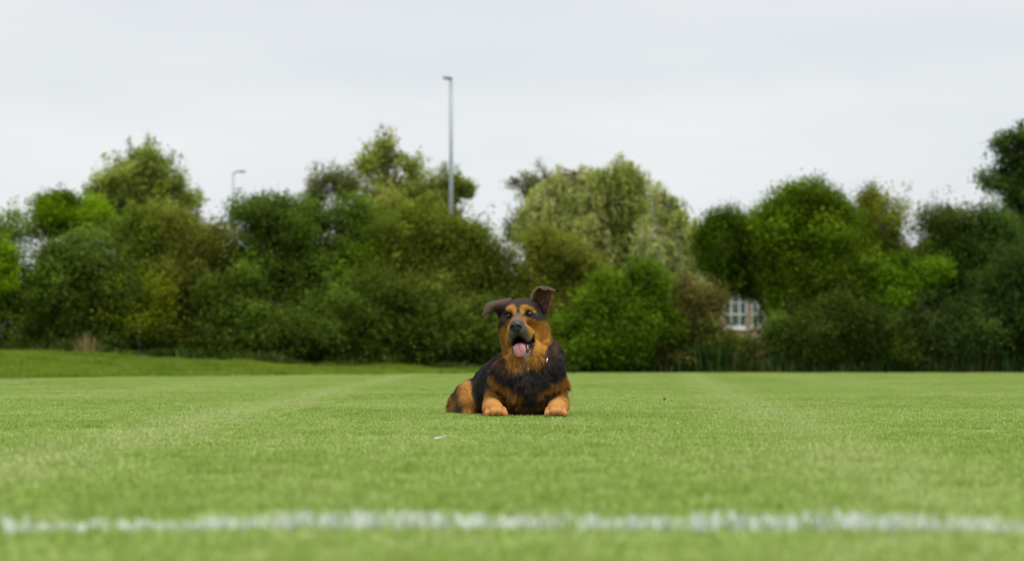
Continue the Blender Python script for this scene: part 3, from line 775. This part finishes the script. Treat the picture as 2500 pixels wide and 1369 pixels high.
# ---- coat pattern and some shade under the chest, painted in the dog's own space
def polyd(u, v, poly):
    """signed distance (px) to a polygon, negative inside"""
    Pn = np.array(poly, float); d = np.full(len(u), 1e9); ins = np.zeros(len(u), bool)
    for i in range(len(Pn)):
        a, b_ = Pn[i], Pn[(i + 1) % len(Pn)]
        e_ = b_ - a; t_ = np.clip(((u - a[0]) * e_[0] + (v - a[1]) * e_[1]) / (e_ @ e_), 0, 1)
        d = np.minimum(d, np.hypot(u - a[0] - t_ * e_[0], v - a[1] - t_ * e_[1]))
        cr_ = ((a[1] > v) != (b_[1] > v)) & (u < (b_[0] - a[0]) * (v - a[1]) / (b_[1] - a[1] + 1e-12) + a[0]); ins ^= cr_
    return np.where(ins, -d, d)
BLACK, TAN, TAN2, LEG = (.010, .009, .009), (.37, .165, .022), (.28, .125, .010), (.44, .20, .052)
GREY, DKB = (.070, .065, .066), (.030, .020, .016)
PAT = [  # polygon, colour, softness px, depth range, opacity
 ([(1060, 900), (1060, 1040), (1170, 1040), (1166, 985), (1157, 940), (1146, 918), (1128, 914)], (.10, .055, .025), 7, (.38, 1.2), .9),
 ([(1126, 930), (1140, 922), (1150, 935), (1157, 975), (1165, 1022), (1128, 1022), (1124, 985), (1120, 955)], TAN, 5, (.38, 1.2), .95),
 ([(1088, 985), (1104, 962), (1112, 975), (1106, 1025), (1086, 1025)], TAN2, 5, (.38, 1.2), .8),
 ([(1130, 975), (1120, 995), (1115, 1022), (1135, 1022), (1133, 1000)], (.035, .025, .02), 4, (.38, 1.2), .7),
 # fore quarters
 ([(1190, 938), (1206, 940), (1228, 962), (1255, 984), (1290, 990), (1325, 985), (1352, 965), (1378, 946), (1400, 935), (1400, 1040), (1168, 1040), (1176, 985)], TAN, 4, (-.2, .36), 1),
 ([(1238, 990), (1332, 990), (1336, 1030), (1236, 1030)], (.11, .05, .013), 8, (.06, .4), .9),  # tan brisket darkened: shade between the fore legs painted into the coat
 ([(1170, 972), (1248, 972), (1248, 1035), (1170, 1035)], LEG, 6, (-.2, .14), 1),
 ([(1325, 975), (1395, 975), (1395, 1035), (1325, 1035)], LEG, 6, (-.2, .14), 1),
 ([(1213, 838), (1226, 866), (1246, 908), (1236, 918), (1214, 892), (1205, 860)], (.075, .030, .010), 6, (-.2, .36), .8),
 ([(1352, 812), (1346, 850), (1326, 888), (1338, 892), (1364, 850), (1362, 825)], (.075, .030, .010), 6, (-.2, .36), .8),
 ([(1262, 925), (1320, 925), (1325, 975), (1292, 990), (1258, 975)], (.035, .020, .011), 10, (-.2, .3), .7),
 # tan crescents in the ruff
 ([(1197, 898), (1209, 914), (1226, 928), (1244, 938), (1264, 952), (1272, 974), (1250, 976), (1228, 962), (1210, 945), (1198, 928)], TAN2, 3.5, (-.2, .4), 1.),
 ([(1394, 878), (1380, 904), (1362, 920), (1338, 936), (1312, 948), (1318, 965), (1350, 960), (1375, 942), (1397, 920)], TAN2, 3.5, (-.2, .4), 1.),
 ([(1200, 940), (1228, 963), (1258, 982), (1256, 992), (1225, 974), (1198, 950)], BLACK, 3, (-.2, .36), .85),
 ([(1388, 934), (1352, 962), (1325, 980), (1328, 990), (1356, 972), (1390, 946)], BLACK, 3, (-.2, .36), .85),
 # face
 ([(1210, 725), (1350, 725), (1350, 792), (1210, 792)], DKB, 12, (-.2, .5), .8),
 ([(1224, 798), (1217, 815), (1217, 838), (1226, 858), (1237, 876), (1244, 890), (1258, 902), (1272, 898), (1284, 890), (1298, 896), (1310, 892), (1320, 878), (1331, 858), (1342, 836), (1347, 800), (1337, 784), (1318, 784), (1300, 778), (1285, 772), (1250, 775), (1238, 786)], TAN, 4, (-.2, .36), 1),
 ([(1234, 866), (1247, 895), (1258, 906), (1284, 893), (1308, 898), (1322, 880), (1330, 862), (1312, 872), (1284, 874), (1258, 872)], TAN2, 8, (-.2, .36), .8),
 ([(1280, 872), (1288, 872), (1288, 905), (1281, 905)], (.02, .012, .008), 4, (-.2, .36), .8),
 ([(1243, 760), (1235, 757), (1236, 750), (1246, 744), (1256, 744), (1261, 752), (1259, 768), (1252, 766), (1250, 759)], TAN, 2.5, (-.2, .25), .95),
 ([(1268, 752), (1273, 744), (1284, 744), (1300, 750), (1310, 762), (1304, 764), (1294, 756), (1283, 756), (1280, 764), (1273, 768)], TAN, 2.5, (-.2, .25), .95),
 ([(1256, 764), (1274, 764), (1280, 784), (1284, 800), (1246, 800), (1250, 784)], (.15, .085, .055), 5, (-.2, .25), .85),
 ([(1229, 770), (1234, 763), (1246, 763), (1252, 771), (1249, 780), (1238, 782), (1230, 778)], (.014, .010, .009), 3, (-.2, .25), .95),
 ([(1280, 766), (1286, 758), (1298, 758), (1307, 767), (1304, 774), (1293, 777), (1283, 774)], (.014, .010, .009), 3, (-.2, .25), .95),
 ([(1244, 800), (1250, 784), (1279, 784), (1286, 800), (1293, 818), (1295, 836), (1288, 842), (1282, 832), (1268, 822), (1256, 830), (1248, 842), (1242, 830)], GREY, 3, (-.2, .22), .95),
 ([(1244, 812), (1249, 808), (1254, 826), (1250, 840), (1245, 834)], (.13, .12, .12), 3, (-.2, .22), .8),
 ([(1278, 812), (1288, 812), (1294, 832), (1288, 838), (1282, 828)], (.13, .12, .12), 3, (-.2, .22), .7),
 ([(1262, 803), (1267, 803), (1268, 820), (1264, 820)], (.015, .013, .013), 1.5, (-.2, .22), .9),
 ([(1252, 826), (1262, 818), (1272, 818), (1290, 834), (1304, 820), (1308, 838), (1300, 858), (1286, 868), (1252, 862), (1247, 842)], (.016, .011, .011), 2.5, (-.2, .24), .95),
 ([(1280, 862), (1297, 852), (1293, 864), (1283, 870), (1276, 869)], (.42, .38, .36), 2, (-.2, .24), .8),
]
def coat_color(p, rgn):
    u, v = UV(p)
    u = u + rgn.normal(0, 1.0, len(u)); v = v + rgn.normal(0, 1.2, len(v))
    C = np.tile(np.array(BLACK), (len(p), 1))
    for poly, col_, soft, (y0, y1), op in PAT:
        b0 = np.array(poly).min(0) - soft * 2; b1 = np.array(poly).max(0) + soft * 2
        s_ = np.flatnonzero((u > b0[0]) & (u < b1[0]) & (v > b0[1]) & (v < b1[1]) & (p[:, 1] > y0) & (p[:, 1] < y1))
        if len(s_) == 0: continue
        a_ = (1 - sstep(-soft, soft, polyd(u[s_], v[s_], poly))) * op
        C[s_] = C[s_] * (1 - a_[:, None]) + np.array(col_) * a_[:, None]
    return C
rgd = np.random.default_rng(3)
body_me = mesh_np("body", V, Q, smooth=True)
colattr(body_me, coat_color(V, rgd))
def coatmat(name, rough, spec, sheen):
    m, t, N, L, out = newmat(name)
    a = N("ShaderNodeAttribute"); a.attribute_name = "tint"
    p = N("ShaderNodeBsdfPrincipled"); p.inputs["Roughness"].default_value = rough; p.inputs["Specular IOR Level"].default_value = spec
    p.inputs["Sheen Weight"].default_value = sheen; p.inputs["Sheen Roughness"].default_value = .4
    L(a.outputs["Color"], p.inputs["Base Color"]); L(p.outputs[0], out.inputs["Surface"])
    return m
M_coat = coatmat("dog_skin", .75, .2, 0)
M_fur = coatmat("dog_fur", .5, .3, 0)
body = obj("body", body_me, M_coat, dog)

# ---- fur: single hairs as curves, combed over the body
v0, v1, v2, v3 = (V[Q[:, i]] for i in range(4))
fn = np.cross(v2 - v0, v3 - v1); area = np.linalg.norm(fn, axis=1) * .5; fn /= np.linalg.norm(fn, axis=1)[:, None] + 1e-12
vn = np.zeros_like(V)
for i in range(4): np.add.at(vn, Q[:, i], fn)
vn /= np.linalg.norm(vn, axis=1)[:, None] + 1e-12
NH = 230000
fc = (v0 + v1 + v2 + v3) / 4
wgt = area * np.where(fc[:, 1] < .36, 1.6, 1.0) * np.where(fc[:, 2] < .008, 0, 1)
qi = rgd.choice(len(Q), NH, p=wgt / wgt.sum())
s_, t_ = rgd.random(NH)[:, None], rgd.random(NH)[:, None]
def bil(A): return (A[Q[qi, 0]] * (1 - s_) + A[Q[qi, 1]] * s_) * (1 - t_) + (A[Q[qi, 3]] * (1 - s_) + A[Q[qi, 2]] * s_) * t_
root = bil(V); nrm = bil(vn); nrm /= np.linalg.norm(nrm, axis=1)[:, None]
hl = (root - E0) @ HR                     # head-local
u, v = UV(root)
onhead = (root[:, 1] < .34) & (hl[:, 2] > -.165 - .4 * np.clip(hl[:, 1] - .05, 0, 1))
muz = (hl[:, 1] < -.01) & (hl[:, 2] > -.13) & (np.abs(hl[:, 0]) < .075)
mouth = (np.abs(hl[:, 0]) < .05) & (hl[:, 1] < .0) & (hl[:, 2] < -.088) & (hl[:, 2] > -.145)
eyez = np.min([np.linalg.norm(hl - np.array([sx * .043, -.012, .002]), axis=1) for sx in (-1, 1)], axis=0) < .019
nosez = np.linalg.norm((hl - np.array([0, -.112, -.042])) / np.array([.028, .03, .024]), axis=1) < 1.1
length = np.full(NH, .016)
hairf = (root[:, 1] < .30) & ~onhead                                    # ruff and chest
length[hairf] = .026
lowc = (root[:, 1] < .42) & (v > 968); length[lowc] = .012
legz = (root[:, 1] < .36) & (v > 940) & ((u < 1240) | (u > 1328)); length[legz] = .007
haun = (root[:, 1] > .42); length[haun] = .011
rump = (root[:, 1] > .66); length[rump] = .020
length[onhead] = .0065
chk = onhead & (hl[:, 2] < -.03) & (np.abs(hl[:, 0]) > .05) & (hl[:, 1] > .02); length[chk] = .013
length[muz] = .0034
bl = sstep(-.125, -.20, hl[:, 2]) * (root[:, 1] < .34) * (hl[:, 2] > -.30); length = np.where((bl > 0) & (root[:, 1] < .30) & ~legz & ~lowc, np.maximum(length * (1 - bl), .0) + bl * .022, length)
length *= rgd.uniform(.6, 1.3, NH)
ok = ~(mouth | eyez | nosez)
# combing: away from the nose on the head, down and outwards on the ruff, backwards and down on the body
comb = np.zeros((NH, 3))
nose = Hd(0, -.11, -.03)
comb[onhead] = root[onhead] - nose
comb[onhead] += np.array([0, 0, -.07])
r_ = ~onhead
comb[r_] = (root[r_] - Hd(0, .08, -.02)) * np.array([1, .6, 1]) + np.array([0, 0, -.18])
bk = root[:, 1] > .42; comb[bk] = np.array([-.35, .8, -.55])
comb[legz] = np.array([0, -.6, -.5])
comb /= np.linalg.norm(comb, axis=1)[:, None] + 1e-9
tang = comb - (comb * nrm).sum(1)[:, None] * nrm
lift = np.where(hairf & ~legz, .36, .22); lift[legz] = .16; lift[muz] = .2
swirl = np.stack([np.sin(root @ np.array(k_) + ph_) for k_, ph_ in (((40, 12, 60), 0), ((25, 50, 33), 2), ((55, 20, 44), 4))], 1)
# neighbouring hairs hang together in locks that differ in lean, length and tone
cell = np.floor((root + .003 * swirl) / np.where(hairf[:, None], .011, .0075)).astype(np.int64)
hsh = (cell[:, 0] * 73856093 ^ cell[:, 1] * 19349663 ^ cell[:, 2] * 83492791) % 8192
lk = rgd.normal(size=(8192, 6))[hsh]
lkw = np.where(hairf | (length > .012), .75, .4); lkw[legz] = .12; lkw[onhead] *= .7
length *= np.exp(  .18 * lk[:, 3] * lkw)
dirv = tang + lk[:, :3] * (.17 * lkw)[:, None] + lift[:, None] * nrm + rgd.normal(0, .13, (NH, 3)) + swirl * np.where(hairf, .16, .06)[:, None]
dirv /= np.linalg.norm(dirv, axis=1)[:, None]
root, nrm, length, dirv, lk, lkw, hairf = root[ok], nrm[ok], length[ok], dirv[ok], lk[ok], lkw[ok], hairf[ok]; NH = len(root)
jit = lk[:, 4:6] * np.where(hairf, 2.6, 1.0)[:, None] * 9.6 / F_PX          # locks carry their colour a little off the patch edge
fcol = coat_color(root + np.stack([jit[:, 0], 0 * jit[:, 0], jit[:, 1]], 1), rgd) * np.exp(rgd.normal(0, .25, (NH, 1))) * np.exp(.30 * lk[:, 3] * lkw)[:, None]
straw = (rgd.random(NH) < .10) & (fcol.sum(1) < .08); fcol[straw] = fcol[straw] * .6 + np.array([.06, .045, .03]) * .5
# ---- ears: folded flaps
def ear(rows, name="ear"):
    nr, ncl = len(rows), len(rows[0])
    Vv = np.array([P(*q) for r_ in rows for q in r_])
    Fq = [(i * ncl + k, i * ncl + k + 1, (i + 1) * ncl + k + 1, (i + 1) * ncl + k) for i in range(nr - 1) for k in range(ncl - 1)]
    me = mesh_np(name, Vv, Fq, smooth=True)
    return me
def earmat():
    m, t, N, L, out = newmat("ear_skin_and_fur")
    g = N("ShaderNodeNewGeometry"); nz_ = N("ShaderNodeTexNoise"); nz_.inputs["Scale"].default_value = 90; nz_.inputs["Detail"].default_value = 4
    tcn = N("ShaderNodeTexCoord"); L(tcn.outputs["Object"], nz_.inputs["Vector"])
    r1 = N("ShaderNodeValToRGB"); r1.color_ramp.elements[0].color = (.030, .018, .012, 1); r1.color_ramp.elements[1].color = (.085, .045, .026, 1)
    r1.color_ramp.elements[0].position = .35; r1.color_ramp.elements[1].position = .7
    L(nz_.outputs["Fac"], r1.inputs["Fac"])
    p = N("ShaderNodeBsdfPrincipled"); p.inputs["Roughness"].default_value = .6; p.inputs["Specular IOR Level"].default_value = .2
    L(r1.outputs[0], p.inputs["Base Color"]); L(p.outputs[0], out.inputs["Surface"])
    return m
M_ear = earmat()
M_ear2 = plain('ear_flap', (.065, .036, .022), .65, .2, noise=.35, scale=70)
M_inner = plain("inner_ear", (.30, .15, .11), .6, .3, noise=.6, scale=70)
EL = [[(1252, 727, .27), (1246, 733, .235), (1240, 746, .215), (1231, 764, .222), (1226, 786, .27)],
      [(1240, 729, .27), (1233, 733, .225), (1227, 743, .20), (1221, 758, .205), (1218, 778, .245)],
      [(1222, 733, .26), (1216, 735, .21), (1212, 741, .180), (1211, 750, .185), (1214, 760, .215)],
      [(1202, 736, .245), (1199, 737, .20), (1197, 743, .165), (1199, 751, .160), (1205, 756, .178)],
      [(1188, 741, .23), (1186, 744, .19), (1186, 752, .155), (1190, 759, .148), (1197, 760, .158)],
      [(1183, 754, .205), (1182, 758, .178), (1182, 763, .152), (1185, 766, .146), (1190, 765, .148)],
      [(1177, 775, .175), (1177, 775, .165), (1177, 776, .152), (1179, 774, .147), (1181, 772, .148)]]
ER = [[(1294, 740, .205), (1304, 745, .25), (1318, 756, .265), (1331, 766, .255), (1338, 770, .222)],
      [(1297, 724, .20), (1305, 727, .255), (1319, 735, .275), (1335, 745, .262), (1343, 748, .208)],
      [(1302, 711, .197), (1308, 712, .25), (1321, 717, .272), (1338, 727, .258), (1347, 731, .200)],
      [(1310, 703, .192), (1315, 702, .232), (1326, 704, .254), (1341, 712, .242), (1350, 717, .196)],
      [(1318, 700, .180), (1322, 698, .208), (1331, 699, .226), (1344, 704, .214), (1353, 710, .186)],
      [(1322, 702, .160), (1328, 700, .172), (1337, 700, .182), (1348, 704, .180), (1357, 708, .172)],
      [(1325, 708, .155), (1331, 707, .162), (1339, 706, .168), (1348, 708, .168), (1355, 711, .166)]]
for rows in (EL, ER):
    me = ear(rows); e_ = obj("ear", me, [M_ear, M_ear2] if rows is EL else [M_inner, M_ear], dog)
    md = e_.modifiers.new("smooth", 'SUBSURF'); md.levels = 2; md.render_levels = 2
    md = e_.modifiers.new("thickness", 'SOLIDIFY'); md.thickness = .006; md.offset = 0
    md.material_offset = 1; md.material_offset_rim = 0
bpy.context.view_layer.update()
dgr = bpy.context.evaluated_depsgraph_get()
for e_ in [c for c in dog.children if c.name.startswith("ear")]:
    ev = e_.evaluated_get(dgr); m2 = ev.to_mesh(); m2.calc_loop_triangles()
    co = np.zeros(len(m2.vertices) * 3, np.float32); m2.vertices.foreach_get("co", co); co = co.reshape(-1, 3)
    tri = np.zeros(len(m2.loop_triangles) * 3, np.int32); m2.loop_triangles.foreach_get("vertices", tri); tri = tri.reshape(-1, 3)
    tmi = np.array([q.material_index for q in m2.loop_triangles]); inner_i = 1 if e_.name == "ear" else 0
    a_, b_, c_ = co[tri[:, 0]], co[tri[:, 1]], co[tri[:, 2]]
    tn = np.cross(b_ - a_, c_ - a_); ar = np.linalg.norm(tn, axis=1); tn /= ar[:, None] + 1e-12
    ne = 7000; pick = rgd.choice(len(tri), ne, p=ar / ar.sum()); q1, q2 = rgd.random((2, ne, 1)); fl = (q1 + q2) > 1; q1 = np.where(fl, 1 - q1, q1); q2 = np.where(fl, 1 - q2, q2)
    rt = a_[pick] + (b_ - a_)[pick] * q1 + (c_ - a_)[pick] * q2
    tip = P(1179, 772, .16) if inner_i == 1 else P(1357, 707, .172)
    dr = tip - rt; dr /= np.linalg.norm(dr, axis=1)[:, None] + 1e-9
    dr = dr + tn[pick] * .35 + rgd.normal(0, .15, (ne, 3)); dr /= np.linalg.norm(dr, axis=1)[:, None]
    isin = tmi[pick] == inner_i
    ec = np.where((isin & (inner_i == 0))[:, None], np.array([.27, .14, .10]), np.array([.038, .024, .017])) * np.exp(rgd.normal(0, .35, (ne, 1)))
    if inner_i == 0:                      # tan tuft at the lower rim of the raised ear
        ue, ve = UV(rt); tf = isin & (ve > 738); ec[tf] = np.array([.34, .17, .04]) * np.exp(rgd.normal(0, .2, (tf.sum(), 1)))
    root = np.concatenate([root, rt]); nrm = np.concatenate([nrm, tn[pick]]); dirv = np.concatenate([dirv, dr]); fcol = np.concatenate([fcol, ec])
    length = np.concatenate([length, rgd.uniform(.003, .008, ne)]); NH += ne
    ev.to_mesh_clear()
KP = 4
tt = np.linspace(0, 1, KP)[None, :, None]
strand = (root - nrm * .002)[:, None] + dirv[:, None] * length[:, None, None] * tt + np.array([0, 0, -1.])[None, None] * (length[:, None, None] * .18) * tt ** 2
strand[..., 2] = np.maximum(strand[..., 2], .001)
hc_ = bpy.data.hair_curves.new("coat"); hc_.add_curves([KP] * NH)
hc_.attributes["position"].data.foreach_set("vector", strand.astype(np.float32).ravel())
ra_ = hc_.attributes.get("radius") or hc_.attributes.new("radius", 'FLOAT', 'POINT')
ra_.data.foreach_set("value", np.tile(np.array([.0005, .00048, .0004, .00015], np.float32), NH))
ca_ = hc_.attributes.new("tint", 'FLOAT_COLOR', 'CURVE')
ca_.data.foreach_set("color", np.concatenate([fcol.clip(.003, .7), np.ones((NH, 1))], 1).astype(np.float32).ravel())
coat = bpy.data.objects.new("coat", hc_); COL.objects.link(coat); coat.parent = body; hc_.materials.append(M_fur)

# ---- eyes, nose, tongue, teeth
M_eye = plain("eye_brown", (.020, .008, .004), .06, .5, noise=.3, scale=60)
M_nose = plain("nose_leather", (.022, .022, .024), .5, .4, noise=.3, scale=200, bump=.08)
M_tong = plain("tongue_pink", (.62, .27, .31), .42, .4, noise=.12, scale=60, bump=.15)
M_gum = plain("gum_pink", (.45, .17, .16), .35, .4)
M_tooth = plain("tooth_ivory", (.78, .74, .64), .3, .5, noise=.05)
def sph(c, r, seg=16, ring=10):
    Vv = [c + np.array([0, 0, r[2]])]; Fq = []; Ft = []
    for i in range(1, ring):
        a = math.pi * i / ring
        for k in range(seg):
            b_ = 2 * math.pi * k / seg; Vv.append(c + np.array([r[0] * math.sin(a) * math.cos(b_), r[1] * math.sin(a) * math.sin(b_), r[2] * math.cos(a)]))
    Vv.append(c - np.array([0, 0, r[2]]))
    for k in range(seg):
        k2 = (k + 1) % seg; Ft.append((0, 1 + k, 1 + k2)); Ft.append((len(Vv) - 1, 1 + (ring - 2) * seg + k2, 1 + (ring - 2) * seg + k))
        for i in range(ring - 2): Fq.append((1 + i * seg + k, 1 + (i + 1) * seg + k, 1 + (i + 1) * seg + k2, 1 + i * seg + k2))
    return np.array(Vv), Fq, Ft
for sx in (-1, 1):
    b = Bag(); b.add(*sph(Hd(sx * .042, .006, .000), (.0125, .0125, .0125))); obj("eye", b.mesh("eye", True), M_eye, dog)
nc = Hd(0, -.112, -.042)
S2 = Sculpt(nc - .04, nc + .04, .0016)
S2.ell(Hd(0, -.106, -.040), (.025, .017, .020), .008, HR); S2.ell(Hd(.012, -.110, -.044), (.014, .013, .013), .006, HR); S2.ell(Hd(-.012, -.110, -.044), (.014, .013, .013), .006, HR)
S2.ell(Hd(0, -.112, -.056), (.009, .009, .013), .006, HR)
for sx in (-1, 1):
    S2.ell(Hd(sx * .0115, -.122, -.044), (.0062, .008, .0062), .003, HR, sub=True)
    S2.cap(Hd(sx * .014, -.121, -.047), Hd(sx * .021, -.112, -.052), .0035, .002, .003, sub=True)
Vn, Qn = S2.skin(); obj("nose", mesh_np("nose", Vn, Qn, smooth=True), M_nose, dog)
tcn_ = Hd(0.003, -.07, -.13)
S3 = Sculpt(tcn_ - .07, tcn_ + .07, .0022)
S3.ell(Hd(0, -.030, -.122), (.022, .03, .009), .01, HR); S3.ell(Hd(.000, -.058, -.121), (.023, .022, .010), .012, HR)
S3.ell(Hd(.000, -.076, -.132), (.0245, .012, .018), .012, HR); S3.ell(Hd(.001, -.079, -.146), (.0235, .008, .0205), .010, HR)
S3.cap(Hd(0, -.082, -.112), Hd(.001, -.092, -.155), .0022, .0018, .006, sub=True)
Vn, Qn = S3.skin(); obj("tongue", mesh_np("tongue", Vn, Qn, smooth=True), M_tong, dog)
for (x, y, z, h_) in ((.029, -.052, -.132, .013), (.033, -.036, -.128, .008), (.036, -.022, -.124, .009), (-.029, -.052, -.132, .012)):
    b = Bag(); b.add(*tube([Hd(x, y, z - .006), Hd(x, y, z + h_ * .4), Hd(x, y - .002, z + h_)], [.0032, .0027, .0007], 8))
    obj("tooth", b.mesh("tooth", True), M_tooth, dog)
b = Bag()
V_, F4_, F3_ = tube([Hd(.022, -.052, -.140), Hd(.030, -.042, -.136), Hd(.036, -.020, -.131), Hd(.040, -.004, -.122)], [.006, .007, .007, .004], 10); b.add(V_, F4_, F3_)
obj("gum", b.mesh("gum", True), M_gum, dog)

M_claw = plain("claw_horn", (.03, .024, .02), .4, .4, noise=.2)
for c in CLAWS:
    b = Bag(); b.add(*tube([c + np.array([0, .012, .004]), c + np.array([0, .002, .001]), c + np.array([0, -.007, -.007])], [.0036, .003, .0008], 8))
    obj("claw", b.mesh("claw", True), M_claw, dog)
# identity tag half hidden in the ruff
M_tag = plain("tag_metal", (.6, .6, .6), .25, .5, metal=1, noise=.05)
b = Bag(); V_, F4_, F3_ = tube([P(1333, 880, .085), P(1334.2, 880.4, .0865)], [.009, .009], 16); V_[:, 2] += (V_[:, 2] - V_[:, 2].mean()) * .3; b.add(V_, F4_, F3_)
obj("tag", b.mesh("tag"), M_tag, dog)


# ------------------------------------------------------------------ bits lying on the turf
def scrap(name, label, cat, px, py, size, mat, seed, curl=.4, group=None):
    Y = CAM_H * F_PX / (py - HORIZON) * .94
    rg = np.random.default_rng(seed); n = 9
    u = np.linspace(-1, 1, n); V = []; F = []
    for i, a in enumerate(u):
        wv = size * .45 * (1 - abs(a) ** 2.2) + .001
        for s in (-1, 0, 1):
            V.append((a * size, s * wv + rg.normal() * size * .05, curl * size * (abs(s) * .6 + a * a) + rg.normal() * size * .03))
    for i in range(n - 1):
        for s in (0, 1): F.append((i * 3 + s, i * 3 + s + 1, i * 3 + s + 4, i * 3 + s + 3))
    me = mesh_np(name, V, F, smooth=True); o = obj(name, me, mat)
    o.location = ((px - 1250) / F_PX * Y, Y, float(gz(0, Y)) + .013); o.rotation_euler = (rg.uniform(-.3, .3), rg.uniform(-.3, .3), rg.uniform(0, 3))
    md = o.modifiers.new("thickness", 'SOLIDIFY'); md.thickness = .0008
    return tag(o, label, cat, group)
M_scrap = plain("white_petal", (.75, .76, .74), .6, .2, noise=.05)
M_dead = plain("dead_leaf", (.12, .075, .045), .8, .1, noise=.3)
scrap("feather", "small white feather scrap on the grass in front of the dog", "feather", 1075, 1066, .019, M_scrap, 1, .12)
scrap("dead_leaf", "brown curled dead leaf on the grass well to the dog's side", "leaf", 1622, 978, .012, M_dead, 2, .8)
scrap("dead_leaf", "pale dead leaf lying next to the brown curled one", "leaf", 1642, 980, .014, plain("pale_leaf", (.38, .30, .18), .8, .1), 3, .6)
